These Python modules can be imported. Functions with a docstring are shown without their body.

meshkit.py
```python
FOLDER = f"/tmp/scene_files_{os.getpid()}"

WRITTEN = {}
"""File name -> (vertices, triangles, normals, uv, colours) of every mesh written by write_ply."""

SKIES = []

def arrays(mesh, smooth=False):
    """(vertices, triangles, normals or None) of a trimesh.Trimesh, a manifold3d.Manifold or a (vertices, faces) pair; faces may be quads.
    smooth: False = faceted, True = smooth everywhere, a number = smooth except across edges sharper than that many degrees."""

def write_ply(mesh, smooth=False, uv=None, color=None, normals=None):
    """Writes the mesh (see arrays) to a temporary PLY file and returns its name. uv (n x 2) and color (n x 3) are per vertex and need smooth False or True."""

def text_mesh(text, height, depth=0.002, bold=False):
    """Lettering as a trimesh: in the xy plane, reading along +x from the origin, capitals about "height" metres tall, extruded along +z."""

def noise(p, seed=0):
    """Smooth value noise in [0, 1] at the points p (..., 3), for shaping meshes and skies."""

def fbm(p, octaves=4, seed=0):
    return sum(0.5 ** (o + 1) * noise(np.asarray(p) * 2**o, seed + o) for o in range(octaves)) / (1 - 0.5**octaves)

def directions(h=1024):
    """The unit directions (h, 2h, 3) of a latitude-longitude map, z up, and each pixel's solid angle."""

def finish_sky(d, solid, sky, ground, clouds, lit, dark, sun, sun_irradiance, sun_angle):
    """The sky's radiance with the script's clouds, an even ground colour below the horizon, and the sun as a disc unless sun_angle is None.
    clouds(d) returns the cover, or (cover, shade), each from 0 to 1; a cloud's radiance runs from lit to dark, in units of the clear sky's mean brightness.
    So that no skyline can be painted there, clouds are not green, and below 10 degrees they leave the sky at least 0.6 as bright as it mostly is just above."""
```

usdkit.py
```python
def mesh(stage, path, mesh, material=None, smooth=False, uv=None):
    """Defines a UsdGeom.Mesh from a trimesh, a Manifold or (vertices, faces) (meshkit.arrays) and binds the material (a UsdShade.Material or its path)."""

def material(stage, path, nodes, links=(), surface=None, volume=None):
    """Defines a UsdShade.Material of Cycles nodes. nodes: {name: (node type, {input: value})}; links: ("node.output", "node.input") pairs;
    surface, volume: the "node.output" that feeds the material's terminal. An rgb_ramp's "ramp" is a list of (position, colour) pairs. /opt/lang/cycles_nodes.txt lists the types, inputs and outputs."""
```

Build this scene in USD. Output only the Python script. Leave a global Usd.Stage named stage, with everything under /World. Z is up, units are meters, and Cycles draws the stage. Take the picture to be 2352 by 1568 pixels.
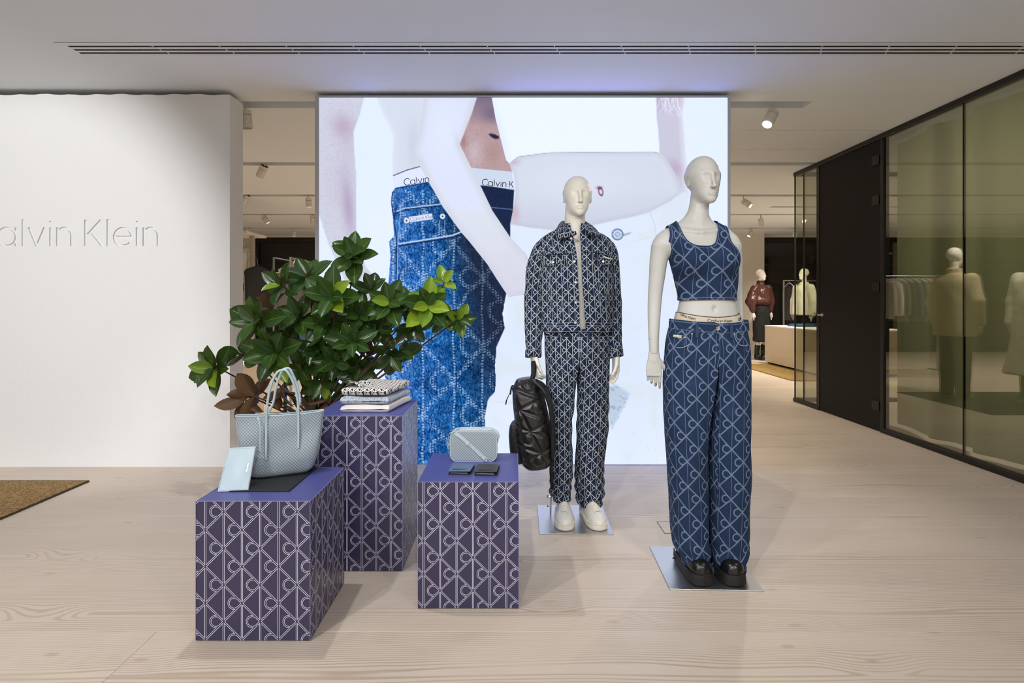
import math, random
import numpy as np, trimesh, usdkit, meshkit
import manifold3d as m3
import shapely
from shapely.geometry import Polygon, LineString, Point, box as sbox
from shapely.ops import unary_union
from scipy.interpolate import PchipInterpolator
from pxr import Usd, UsdGeom, UsdLux, UsdShade, Gf, Sdf, Vt

stage = Usd.Stage.CreateInMemory()
UsdGeom.SetStageUpAxis(stage, UsdGeom.Tokens.z)
UsdGeom.SetStageMetersPerUnit(stage, 1.0)
UsdGeom.Xform.Define(stage, '/World'); UsdGeom.Scope.Define(stage, '/World/Looks')
PI = math.pi

# ------------------------------------------------------------------ camera, lights, exposure
F = 1306.7; CX, CY, CH = 1176.0, 690.0, 1.2          # focal length in pixels, principal point, camera height
cam = UsdGeom.Camera.Define(stage, '/World/camera')
cam.CreateHorizontalApertureAttr(36.0); cam.CreateVerticalApertureAttr(24.0)
cam.CreateFocalLengthAttr(36.0 * F / 2352.0)
cam.CreateVerticalApertureOffsetAttr(-(784.0 - CY) / 2352.0 * 36.0)
cam.CreateClippingRangeAttr(Gf.Vec2f(0.05, 100.0))
cam.CreateExposureAttr(0.0)
c_ = UsdGeom.Xformable(cam); c_.AddTranslateOp().Set(Gf.Vec3d(0, 0, CH)); c_.AddRotateXOp().Set(90.0)
WARM = (1.0, 0.89, 0.76); NEUT = (.985, 0.985, 1.0)
CEIL = 2.72; BACK = 13.3; GX = 3.355; LEFTX = -6.0; FRONT = -3.2; RIGHTX = 7.4

def spot(name, pos, target, power, color=NEUT, cone=32.0, soft=0.6, radius=0.03):
    l = UsdLux.SphereLight.Define(stage, '/World/' + name)
    l.CreateRadiusAttr(radius); l.CreateIntensityAttr(power); l.CreateColorAttr(Gf.Vec3f(*color)); l.CreateNormalizeAttr(True)
    s = UsdLux.ShapingAPI.Apply(l.GetPrim()); s.CreateShapingConeAngleAttr(cone); s.CreateShapingConeSoftnessAttr(soft)
    d = np.array(target, float) - np.array(pos, float); d /= np.linalg.norm(d)
    z = -d; x = np.cross([0, 0, 1.0], z) if abs(z[2]) < .999 else np.array([1.0, 0, 0]); x /= np.linalg.norm(x); y = np.cross(z, x)
    m = Gf.Matrix4d(*x, 0, *y, 0, *z, 0, *map(float, pos), 1)
    UsdGeom.Xformable(l).AddTransformOp().Set(m)
    return l
# the ceiling tracks nearer than the picture's upper edge: (place, aim, power, cone)
P0 = 24.8
for i_, (p_, t_, w_, c__) in enumerate([
    ((-1.05, 2.43, 2.60), (-1.0, 2.3, 0), .75, 58), ((-3.1, .6, 2.60), (-3.6, 4.1, 1.30), 4.2, 29), ((-0.3, 0.51, 2.60), (0.4, 3.1, 1.3), 1.3, 34),
    ((1.3, 0.51, 2.60), (0.85, 2.5, 1.25), .5, 34), ((-1.6, 0.51, 2.60), (-0.9, 2.3, 0.5), 1.1, 40), ((2.2, 2.43, 2.60), (2.2, 2.6, 0), 0.3, 58),
    ((0.3, -1.4, 2.60), (0.2, -.4, 0), 1.3, 70), ((-2.4, -1.4, 2.60), (-2.2, -.6, 0), 1.3, 70), ((2.2, -1.4, 2.60), (2.0, -.4, 0), 1.3, 70),
    ((-4.4, -1.4, 2.60), (-4.2, -.6, 0), 1.3, 70), ((-1.0, -1.4, 2.60), (-1.0, -3.2, 1.2), 1.2, 60), ((1.4, -1.4, 2.60), (1.4, -3.2, 1.2), 1.2, 60)]):
    spot('spot_light_%03d' % i_, p_, t_, P0 * w_, NEUT, c__)

# ------------------------------------------------------------------ helpers
def at(px, py, D): return np.array([(px - CX) / F * D, D, CH - (py - CY) / F * D])
def lin(r, g, b):
    c = np.array([r, g, b], float) / 255.0
    return tuple(np.where(c <= .04045, c / 12.92, ((c + .055) / 1.055) ** 2.4))
used = {}
def numbered(parent, name):
    k = (parent, name); n = used.get(k, 0); used[k] = n + 1
    return name if n == 0 else '%s_%03d' % (name, n)
def tag(p, label=None, cat=None, group=None, kind=None):
    p = p.GetPrim() if hasattr(p, 'GetPrim') else p
    for k, v in (('label', label), ('category', cat), ('group', group), ('kind', kind)):
        if v: p.SetCustomDataByKey(k, v)
    return p
def thing(name, label, cat, loc=(0, 0, 0), rz=0.0, group=None, kind=None):
    x = UsdGeom.Xform.Define(stage, '/World/' + numbered('/World', name))
    x.AddTranslateOp().Set(Gf.Vec3d(*map(float, loc)))
    if rz: x.AddRotateZOp().Set(float(rz))
    return tag(x, label, cat, group, kind)
def obj(name, mesh, mat, parent=None, smooth=False, uv=None, label=None, kind=None):
    pp = str(parent.GetPath()) if parent is not None else '/World'
    p = usdkit.mesh(stage, pp + '/' + numbered(pp, name), mesh, mat, smooth=smooth, uv=uv).GetPrim()
    if label or kind: tag(p, label, None, None, kind)
    return p
def top(name, mesh, mat, label, cat, smooth=False, uv=None, group=None, kind=None):
    return tag(obj(name, mesh, mat, None, smooth, uv), label, cat, group, kind)
def struct(name, mesh, mat, smooth=False, label=None):
    return tag(obj(name, mesh, mat, None, smooth), label, None, None, 'structure')
def dup(root, loc, rz=0.0, label=None, group=None):
    was = root.GetCustomData()
    nm = root.GetName(); base = nm[:-4] if nm[-4:-3] == '_' and nm[-3:].isdigit() else nm
    r = thing(base, label or was['label'], was['category'], loc, rz, group or was.get('group'))
    # root's own transform ops are overridden by this prim's stronger opinions
    r.GetReferences().AddInternalReference(root.GetPath()); r.SetInstanceable(True)
    if not rz and UsdGeom.Xformable(root).GetOrderedXformOps().__len__() > 1: UsdGeom.Xformable(r).AddRotateZOp().Set(0.0)
    return r
def cat(*ms): return trimesh.util.concatenate([m for m in ms if m is not None])
def T(m, x=0, y=0, z=0): m.apply_translation([x, y, z]); return m
def R(m, deg, axis, pt=(0, 0, 0)): m.apply_transform(trimesh.transformations.rotation_matrix(math.radians(deg), axis, pt)); return m
def bx(x0, x1, y0, y1, z0, z1):
    m = trimesh.creation.box([abs(x1 - x0), abs(y1 - y0), abs(z1 - z0)]); return T(m, (x0 + x1) / 2, (y0 + y1) / 2, (z0 + z1) / 2)
def rbx(x0, x1, y0, y1, z0, z1, r=.004, n=8):
    """box with rounded edges"""
    s = m3.Manifold.sphere(r, n); xs = (x0 + r, x1 - r); ys = (y0 + r, y1 - r); zs = (z0 + r, z1 - r)
    h = m3.Manifold.batch_hull([s.translate((a, b, c)) for a in xs for b in ys for c in zs]).to_mesh()
    return trimesh.Trimesh(h.vert_properties[:, :3], h.tri_verts, process=False)
def cbx(x0, x1, y0, y1, z0, z1, c=.003):
    """box with chamfered edges"""
    P = []
    for sx in (0, 1):
        for sy in (0, 1):
            for sz in (0, 1):
                p = np.array([(x0, x1)[sx], (y0, y1)[sy], (z0, z1)[sz]]); d = np.array([1 - 2 * sx, 1 - 2 * sy, 1 - 2 * sz]) * c
                for k in range(3):
                    q = p + d; q[k] = p[k]; P.append(q)
    return trimesh.convex.convex_hull(np.array(P))
def cyl(r, a, b, n=24):
    return trimesh.creation.cylinder(radius=r, segment=[a, b], sections=n)
def sph(c, r, sub=2, s=(1, 1, 1)):
    m = trimesh.creation.icosphere(subdivisions=sub, radius=1.0); m.apply_scale([r * s[0], r * s[1], r * s[2]]); return T(m, *c)
def lathe(prof, n=32): return trimesh.creation.revolve(np.array(prof, float), sections=n)
def sweep(path, r, n=8, closed=False, flat=None, up=None):
    """tube along a path; r a number or one per point; flat=(half width, half thickness) for a strap whose width lies along up"""
    p = np.asarray(path, float); N = len(p)
    t = np.gradient(p, axis=0) if not closed else np.roll(p, -1, 0) - np.roll(p, 1, 0)
    t /= np.maximum(np.linalg.norm(t, axis=1, keepdims=True), 1e-9)
    nrm = np.array(up, float) if up is not None else (np.array([0, 0, 1.0]) if abs(t[0][2]) < .9 else np.array([1.0, 0, 0]))
    V = []; rr = np.broadcast_to(np.asarray(r, float), (N,))
    for i in range(N):
        base = np.array(up, float) if up is not None else nrm
        nrm = base - t[i] * (base @ t[i]); nrm /= max(np.linalg.norm(nrm), 1e-9); b = np.cross(t[i], nrm)
        if flat is None:
            a = np.linspace(0, 2 * PI, n, endpoint=False)
            V.append(p[i] + rr[i] * (np.cos(a)[:, None] * nrm + np.sin(a)[:, None] * b))
        else:
            w, h = flat; c = h * .5
            q = [(-w + c, -h), (w - c, -h), (w, 0), (w - c, h), (-w + c, h), (-w, 0)]
            V.append(np.array([p[i] + x * nrm + y * b for x, y in q]))
    m = len(V[0]); V = np.vstack(V); Fc = []
    L = N if closed else N - 1
    for i in range(L):
        j = (i + 1) % N
        for k in range(m):
            k2 = (k + 1) % m
            Fc += [[i * m + k, i * m + k2, j * m + k2], [i * m + k, j * m + k2, j * m + k]]
    if not closed:
        for k in range(1, m - 1):
            Fc += [[0, k + 1, k], [(N - 1) * m, (N - 1) * m + k, (N - 1) * m + k + 1]]
    q = trimesh.Trimesh(V, np.array(Fc), process=False); q.fix_normals() if False else None
    return q
def ext(poly, d):
    """shapely polygon in xy, extruded along z"""
    gs = getattr(poly, 'geoms', [poly])
    return cat(*[trimesh.creation.extrude_polygon(g, d, engine='earcut') for g in gs if g.area > 1e-12])
def upright(m, x, y, z):
    """a mesh drawn in the xy plane (extruded to +z) stood up facing -y"""
    R(m, 90, [1, 0, 0]); return T(m, x, y, z)
def spline(pts, n):
    p = np.asarray(pts, float); t = np.r_[0, np.cumsum(np.linalg.norm(np.diff(p, axis=0), axis=1) + 1e-9)]
    keep = np.r_[True, np.diff(t) > 1e-7]; p, t = p[keep], t[keep]; q = np.linspace(0, t[-1], n)
    return np.stack([PchipInterpolator(t, p[:, k])(q) for k in range(p.shape[1])], 1)

# ------------------------------------------------------------------ lettering: geometric strokes, capital height 1
def _arc(cx, cy, r, a0, a1, n=28): a = np.radians(np.linspace(a0, a1, n)); return [(cx + r * math.cos(t), cy + r * math.sin(t)) for t in a]
GLYPH = {
    'C': ([_arc(.5, .5, .5, 42, 318)], .98), 'a': ([_arc(.34, .35, .35, 0, 360), [(.69, .0), (.69, .71)]], .93), 'l': ([[(.03, 0), (.03, 1.03)]], .26),
    'v': ([[(0, .71), (.3, 0), (.6, .71)]], .8), 'i': ([[(.03, 0), (.03, .71)], [(.03, .92), (.03, .96)]], .26),
    'n': ([[(.03, 0), (.03, .71)], [(.03, .38)] + _arc(.3, .43, .27, 180, 0) + [(.57, 0)]], .8), ' ': ([], .28),
    'K': ([[(.03, 0), (.03, 1)], [(.62, 1), (.12, .45)], [(.24, .57), (.68, 0)]], .86),
    'e': ([[(.02, .35), (.68, .35)] + _arc(.35, .35, .34, 0, 318)], .86)}
def lettering(s, h, stroke=.09, gap=.0):
    out, x = [], 0.0
    for ch in s:
        ls, adv = GLYPH[ch]
        for l in ls: out.append(LineString([(x + a, b) for a, b in l]).buffer(stroke / 2, cap_style=2, join_style=1, quad_segs=6))
        x += adv + gap
    g = unary_union(out); return shapely.affinity.scale(g, h, h, origin=(0, 0)), x * h

# ------------------------------------------------------------------ material expressions
class E:
    def __init__(s, g, ref): s.g, s.ref = g, ref
    def _m(s, op, *a): return s.g.math(op, s, *a)
    def __add__(s, o): return s._m('add', o)
    __radd__ = __add__
    def __sub__(s, o): return s._m('subtract', o)
    def __rsub__(s, o): return s.g.math('subtract', o, s)
    def __mul__(s, o): return s._m('multiply', o)
    __rmul__ = __mul__
    def __truediv__(s, o): return s._m('divide', o)
    def __abs__(s): return s._m('absolute')
    def __neg__(s): return s * -1.0
class G:
    def __init__(s): s.n, s.l, s.k = {}, [], 0
    def node(s, kind, out, **inp):
        nm = 'n%d' % s.k; s.k += 1; vals = {}
        for k, v in inp.items():
            if isinstance(v, E): s.l.append((v.ref, nm + '.' + k))
            else: vals[k] = v
        s.n[nm] = (kind, vals); return E(s, nm + '.' + out)
    def out(s, e, o): return E(s, e.ref.split('.')[0] + '.' + o)
    def math(s, op, *a): return s.node('math', 'value', math_type=op, **{'value%d' % (i + 1): v for i, v in enumerate(a)})
    def mix(s, a, b, f, mode='mix'): return s.node('mix_color', 'result', a=a, b=b, fac=f, blend_type=mode)
    def noise(s, vec, scale, detail=3.0, rough=.5, dist=0.0): return s.node('noise_texture', 'fac', vector=vec, scale=scale, detail=detail, roughness=rough, distortion=dist)
    def ramp(s, f, stops): return s.node('rgb_ramp', 'color', fac=f, ramp=stops)
    def smooth(s, v, a, b, lo=0.0, hi=1.0): return s.node('map_range', 'result', value=v, from_min=a, from_max=b, to_min=lo, to_max=hi, range_type='smoothstep', clamp=True)
    def objc(s): return s.node('texture_coordinate', 'object')
    def pos(s): return s.node('geometry', 'position')
    def rnd(s): return s.node('object_info', 'random')
    def uv(s):
        v = s.node('attribute', 'vector', attribute='st'); x = s.node('separate_xyz', 'x', vector=v); return v, x, s.out(x, 'y')
    def xyz(s, v): x = s.node('separate_xyz', 'x', vector=v); return x, s.out(x, 'y'), s.out(x, 'z')
    def comb(s, x, y, z): return s.node('combine_xyz', 'vector', x=x, y=y, z=z)
    def scale(s, v, sx, sy, sz): return s.node('mapping', 'vector', vector=v, scale=(sx, sy, sz))
    def bump(s, h, strength=.3, dist=.002): return s.node('bump', 'normal', height=h, strength=strength, distance=dist)
    def done(s, name, surface): return usdkit.material(stage, '/World/Looks/' + name, s.n, s.l, surface=surface.ref)
    def pbr(s, name, **k): return s.done(name, s.node('principled_bsdf', 'BSDF', **k))
def mn(a, b): return a.g.math('minimum', a, b) if isinstance(a, E) else np.minimum(a, b)
def rnd_(a): return a._m('round') if isinstance(a, E) else np.round(a)
def sqrt_(a): return a._m('sqrt') if isinstance(a, E) else np.sqrt(a)
def gt_(a, b): return a._m('greater_than', b) if isinstance(a, E) else (a > b).astype(float)
def monogram(u, v, r=.302, off=.427):
    """distance to the strokes of the lattice of uprights, diagonals and rings, one column = 1; and distance to the uprights only"""
    dv = abs(u - rnd_(u)); p = u - v; q = u + v
    d1 = abs(p - rnd_(p * .5) * 2.0) * .7071; d2 = abs(q - rnd_(q * .5) * 2.0) * .7071
    p = q + off; q = u - v + off
    dp = p - rnd_(p * .5) * 2.0; dq = q - rnd_(q * .5) * 2.0
    a = (dp + dq) * .5; b = (dp - dq) * .5
    dr = abs(sqrt_(a * a + b * b) - r) + gt_(a, r * .7071) * 9.0
    return dv, mn(mn(d1, d2), dr)
def plain(name, col, rough=.5, metal=0.0, bump=None, **k):
    g = G(); kw = dict(base_color=col, roughness=rough, metallic=metal, **k)
    if bump: kw['normal'] = g.bump(g.noise(g.objc(), bump[0], 4.0), bump[1], bump[2])
    return g.pbr(name, **kw)
# ------------------------------------------------------------------ materials of the room
def wood_mat():
    g = G(); x, y, z = g.xyz(g.pos()); r = g.rnd()
    off = r * 37.0
    kv = g.comb(x * .9 + off, y * 2.2 + off * 1.7, 0.0)
    vd = g.node('voronoi_texture', 'distance', vector=kv, scale=1.25, randomness=1.0, dimensions='2D')
    knot = g.smooth(vd, .02, .24, 1.0, 0.0)
    yl = (y - 2.063) / .4705; yl = yl - yl._m('floor') - .5 + (r - .5) * .55
    wob = g.noise(g.comb(x * .55 + off, y * 1.2 + off, r * 9.0), 1.0, 2.0, .45) - .5
    w2 = g.noise(g.comb(x * 2.4 + off, y * 7.0, r * 3.0), 1.0, 2.0, .5) - .5
    yy = yl + wob * .34 + w2 * .035
    h = sqrt_(yy * yy + .011 + knot * .020) + wob * .05
    ring = g.math('sine', h * 300.0 + w2 * 3.0)
    line = g.smooth(ring, .0, 1.0)
    fine = g.noise(g.comb(x * 2.2 + off, y * 190.0, 0.0), 1.0, 3.0, .6)
    patch = g.noise(g.comb(x * .7 + off, y * 2.4, 0.0), 1.3, 3.0, .55)
    amp = g.smooth(patch, .32, .68, .18, .85)
    c = g.mix(lin(215, 202, 185), lin(166, 138, 110), line * amp)
    c = g.mix(c, lin(196, 176, 158), g.smooth(fine, .45, .75) * .45)
    core = g.smooth(vd, .008, .042, 1.0, 0.0)
    c = g.mix(c, lin(168, 142, 120), core * .55)
    c = g.mix(c, lin(206, 196, 186), g.smooth(patch, .5, .75) * .55)
    c = g.mix(c, lin(196, 180, 164), g.smooth(r, 0.0, 1.0) * .35)
    ro = fine * .14 + .36
    return g.pbr('soaped_wood', base_color=c, roughness=ro, specular_ior_level=.38, normal=g.bump(fine * .5 + line * .5, .06, .001))
M_wood = wood_mat()
M_plaster = plain('plaster_white', lin(236, 237, 237), .9, bump=(34.0, .35, .004))
M_ceil = plain('ceiling_paint', lin(229, 233, 237), .92)
M_wallw = plain('warm_white_paint', lin(228, 222, 212), .9)
M_slot = plain('slot_grey', lin(176, 170, 160), .8)
M_dark = plain('dark_void', lin(14, 14, 16), .7)
M_black = plain('black_metal', lin(20, 19, 18), .42)
M_door = plain('charcoal_door', lin(17, 16, 15), .6, specular_ior_level=.3)
M_alu = plain('brushed_aluminium', lin(186, 189, 194), .5, .2)
M_steel = plain('satin_steel', lin(206, 206, 208), .34, 1.0)
M_chrome = plain('chrome', lin(205, 205, 205), .15, 1.0)
M_white = plain('white_plastic', lin(222, 224, 226), .5)
M_lampwhite = plain('lamp_white', lin(222, 216, 206), .45)
def emit(name, col, s):
    g = G(); return g.done(name, g.node('emission', 'emission', color=col, strength=s))
M_lens = emit('lamp_lens', (1, .95, .86), 9.0)
def glass_mat(name, tint, refl):
    g = G(); t = g.node('transparent_bsdf', 'BSDF', color=tint); s = g.node('glossy_bsdf', 'BSDF', color=(1, 1, 1), roughness=0.0)
    fc = g.node('layer_weight', 'facing', blend=.5); f = fc * fc * fc * fc * fc * .8 + refl
    return g.done(name, g.node('mix_closure', 'closure', closure1=t, closure2=s, fac=f))
M_glass = glass_mat('green_tinted_glass', (.72, .725, .66), .135)
M_clear = glass_mat('clear_glass', (.88, .89, .84), .012)
M_night = plain('night_window', lin(16, 16, 18), .06, specular_ior_level=.6)
def curtain_mat():
    g = G(); d = g.node('diffuse_bsdf', 'BSDF', color=lin(126, 126, 100)); t = g.node('translucent_bsdf', 'BSDF', color=lin(146, 148, 114))
    return g.done('green_curtain', g.node('mix_closure', 'closure', closure1=d, closure2=t, fac=.5))
M_curtain = curtain_mat()

# ------------------------------------------------------------------ floor: wide planks, each one a board
rng = random.Random(5)
floor = tag(UsdGeom.Xform.Define(stage, '/World/floor'), 'pale soaped wooden floor of very wide planks', None, None, 'structure')
obj('subfloor', bx(LEFTX, 9.0, FRONT, BACK + .3, -.12, -.021), M_dark, floor)
PW = .4705
k0 = int(math.floor((FRONT - 2.063) / PW))
for k in range(k0, int((BACK - 2.063) / PW) + 2):
    d0 = 2.063 + PW * k; d1 = d0 + PW
    if k == -1: cuts = [LEFTX, -1.288, 9.0]
    else:
        c = LEFTX + rng.uniform(1.0, 6.0); cuts = [LEFTX]
        while c < 8.2: cuts.append(c); c += rng.uniform(5.0, 8.0)
        cuts.append(9.0)
        if 0 <= k <= 3: cuts = [LEFTX, -3.6 - .5 * k, 9.0] if k % 2 else [LEFTX, 9.0]
    for a, b in zip(cuts[:-1], cuts[1:]):
        obj('plank', cbx(a + .0004, b - .0004, max(d0, FRONT) + .0005, min(d1, BACK + .2) - .0005, -.022, 0.0, .0012), M_wood, floor)

# ------------------------------------------------------------------ ceiling with track slots
SL = [-1.4, .51, 2.42, 4.42, 6.33, 8.23, 10.06, 11.97]
holes = [sbox(-5.9, d - .074, 2.30, d + .074) if i <= 3 else sbox(-5.9, d - .074, 3.6 if i == 4 else 8.3, d + .074) for i, d in enumerate(SL)]
holes += [sbox(4.2, 9.24 - .06, 8.3, 9.24 + .06), sbox(2.1, 5.085, 3.32, 5.093), sbox(1.9, 5.715, 3.2, 5.721)]
cp = sbox(LEFTX, FRONT, 9.0, BACK + .3).difference(unary_union(holes))
ceil = T(ext(cp, .14), 0, 0, CEIL)
struct('ceiling', cat(ceil, bx(LEFTX, 9.0, FRONT, BACK + .3, CEIL + .14, CEIL + .3)), M_ceil)
# linear slot diffuser
v = thing('ceiling_vent', 'long white linear slot diffuser with three dark slots across the ceiling', 'air vent', (0, 0, CEIL))
VX0, VX1 = -2.70, 5.2
obj('backing', bx(VX0 + .03, VX1, 3.36, 3.515, -.0015, -.0005), M_dark, v)
for a, b in ((3.349, 3.386), (3.408, 3.432), (3.455, 3.477), (3.500, 3.524)): obj('bar', cbx(VX0 + (.0 if a < 3.36 or b > 3.52 else .05), VX1, a, b, -.0042, -.0016, .001), M_white, v)
obj('end_cap', cbx(VX0, VX0 + .05, 3.3865, 3.4995, -.0042, -.0016, .001), M_white, v)
for i in range(14):
    for j, d in enumerate((3.397, 3.444, 3.489)): obj('divider', bx(VX0 + .55 + .4 * i + .02 * j, VX0 + .556 + .4 * i + .02 * j, d - .0075, d + .0075, -.0038, -.0017), M_white, v)

# ------------------------------------------------------------------ walls
struct('wall_front', bx(LEFTX, 9.0, FRONT - .1, FRONT, 0, CEIL), M_wallw)
struct('wall_outer_left', bx(LEFTX - .1, LEFTX, FRONT, BACK + .3, 0, CEIL), M_wallw)
struct('wall_outer_right', bx(9.0, 9.1, FRONT, BACK + .3, 0, CEIL), M_wallw)
wl = tag(UsdGeom.Xform.Define(stage, '/World/wall_left'), 'white plaster display wall with debossed lettering', None, None, 'structure')
WX, WD, WT = -2.036, 4.105, 2.686
obj('wall_core', bx(LEFTX, WX, WD + .012, WD + .20, 0.0, WT), M_plaster, wl)
lg, lw = lettering('Calvin Klein', .188, .085)
lg = shapely.affinity.translate(lg, -3.085 - 4.31 * .188, 1.593)
topedge = [(LEFTX + .05 * i, WT + .0035 * math.sin(i * 1.7) + .0025 * math.sin(i * .61 + 1)) for i in range(int((WX - LEFTX) / .05) + 1)]
face = Polygon([(LEFTX, 0)] + topedge + [(WX, WT), (WX, 0)]).difference(lg)
obj('plaster_face', upright(ext(face, .012), 0, WD + .012, 0), M_plaster, wl, label='rough white plaster face with two sunken words')
struct('wall_back', cat(bx(LEFTX, 9.0, BACK + .12, BACK + .3, 0, CEIL), bx(LEFTX, 9.0, BACK, BACK + .12, 2.675, CEIL)), M_wallw)
struct('column', bx(4.55, 5.70, 12.85, BACK + .12, 0, CEIL), M_wallw, label='white square column beside the dark rear window')
struct('baseboard_back', cat(bx(4.54, 5.71, 12.838, 12.85, 0, .09)), M_white)
# rear glazing at night
for wi, (xa, xb) in enumerate(((LEFTX, 4.55), (5.70, 9.0))):
    w = tag(UsdGeom.Xform.Define(stage, '/World/window_%d' % (wi + 1)), 'black night-time window wall with dark mullions', None, None, 'structure')
    m = thing  # (children only)
    n = max(1, round((xb - xa) / 1.75)); st = (xb - xa) / n
    for i in range(n):
        obj('pane', bx(xa + st * i + .06, xa + st * (i + 1) - .06, BACK + .06, BACK + .07, .10, 2.56), M_night, w)
        obj('mullion', cbx(xa + st * i - .07, xa + st * i + .07, BACK + .0, BACK + .1, .0, 2.675), M_black, w)
        for zz in (.62, 1.42, 2.02): obj('transom', cbx(xa + st * i + .07, xa + st * (i + 1) - .07, BACK + .035, BACK + .06, zz, zz + .035), M_black, w)
    obj('head_rail', cbx(xa + .07, xb, BACK + .005, BACK + .1, 2.56, 2.675), M_black, w)
    obj('sill_rail', cbx(xa + .07, xb, BACK + .005, BACK + .1, .0, .10), M_black, w)

# ------------------------------------------------------------------ glass partition on the right
gw = tag(UsdGeom.Xform.Define(stage, '/World/wall_right'), 'black framed glass partition with green curtained panes', None, None, 'structure')
GE = 6.786
obj('top_rail', cbx(GX, GX + .06, FRONT, GE, CEIL - .045, CEIL), M_black, gw)
obj('bottom_rail', cbx(GX - .004, GX + .06, FRONT, 5.17, 0, .045), M_black, gw)
obj('bottom_rail', cbx(GX - .004, GX + .06, 6.225, GE, 0, .045), M_black, gw)
obj('return_rail', cbx(GX + .06, 9.0, GE - .05, GE, CEIL - .045, CEIL), M_black, gw)
obj('return_rail', cbx(GX + .06, 9.0, GE - .05, GE, 0, .045), M_black, gw)
zb, zt = .045, CEIL - .045
for nm, a, b, mt in (('pane', 6.58, GE, M_clear), ('pane', 6.272, 6.572, M_glass), ('pane', 4.251, 5.146, M_glass), ('pane', 3.35, 4.245, M_glass), ('pane', 2.45, 3.344, M_glass), ('pane', 1.2, 2.444, M_glass), ('pane', FRONT, 1.194, M_glass)):
    obj(nm, bx(GX + .015, GX + .027, a, b, zb, zt), mt, gw)
obj('return_pane', bx(GX + .03, 9.0, GE - .03, GE - .018, zb, zt), M_clear, gw)
for a, b, w_ in ((GE - .006, GE, .02), (6.572, 6.58, .03), (4.245, 4.251, .03), (3.344, 3.35, .03), (2.444, 2.45, .03), (1.194, 1.2, .03)):
    obj('joint', bx(GX + .012, GX + .03, a, b, zb, zt), M_black, gw)
obj('post', cbx(GX, GX + .06, 6.215, 6.272, .0, zt), M_black, gw); obj('post', cbx(GX, GX + .06, 5.146, 5.185, .0, zt), M_black, gw)
dr = tag(UsdGeom.Xform.Define(stage, '/World/door_1'), 'tall flush charcoal door set into the glass partition', None, None, 'structure')
obj('leaf', cbx(GX + .006, GX + .05, 5.190, 6.209, .006, zt - .004, .002), M_door, dr)
for py in (367, 460, 658, 931):
    z = CH - (py - CY) / F * 5.24
    obj('hinge', cat(cbx(GX - .006, GX + .0055, 5.196, 5.30, z - .042, z + .042, .002)), M_black, dr)
hz = CH - (723 - CY) / F * 6.13
obj('handle', cat(cyl(.022, [GX + .0055, 6.15, hz], [GX - .008, 6.15, hz]), cyl(.008, [GX - .008, 6.15, hz], [GX - .05, 6.15, hz], 12), cyl(.008, [GX - .046, 6.155, hz], [GX - .046, 6.04, hz], 12)), M_steel, dr, smooth=30)
s = meshkit.text_mesh('6.2', .03, .0008, True); R(s, 90, [1, 0, 0]); R(s, -90, [0, 0, 1]); T(s, GX + .0145, 6.42, CH - (594 - CY) / F * 6.4)
obj('door_number', s, M_black, gw, label='small black number on the green pane')
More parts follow.
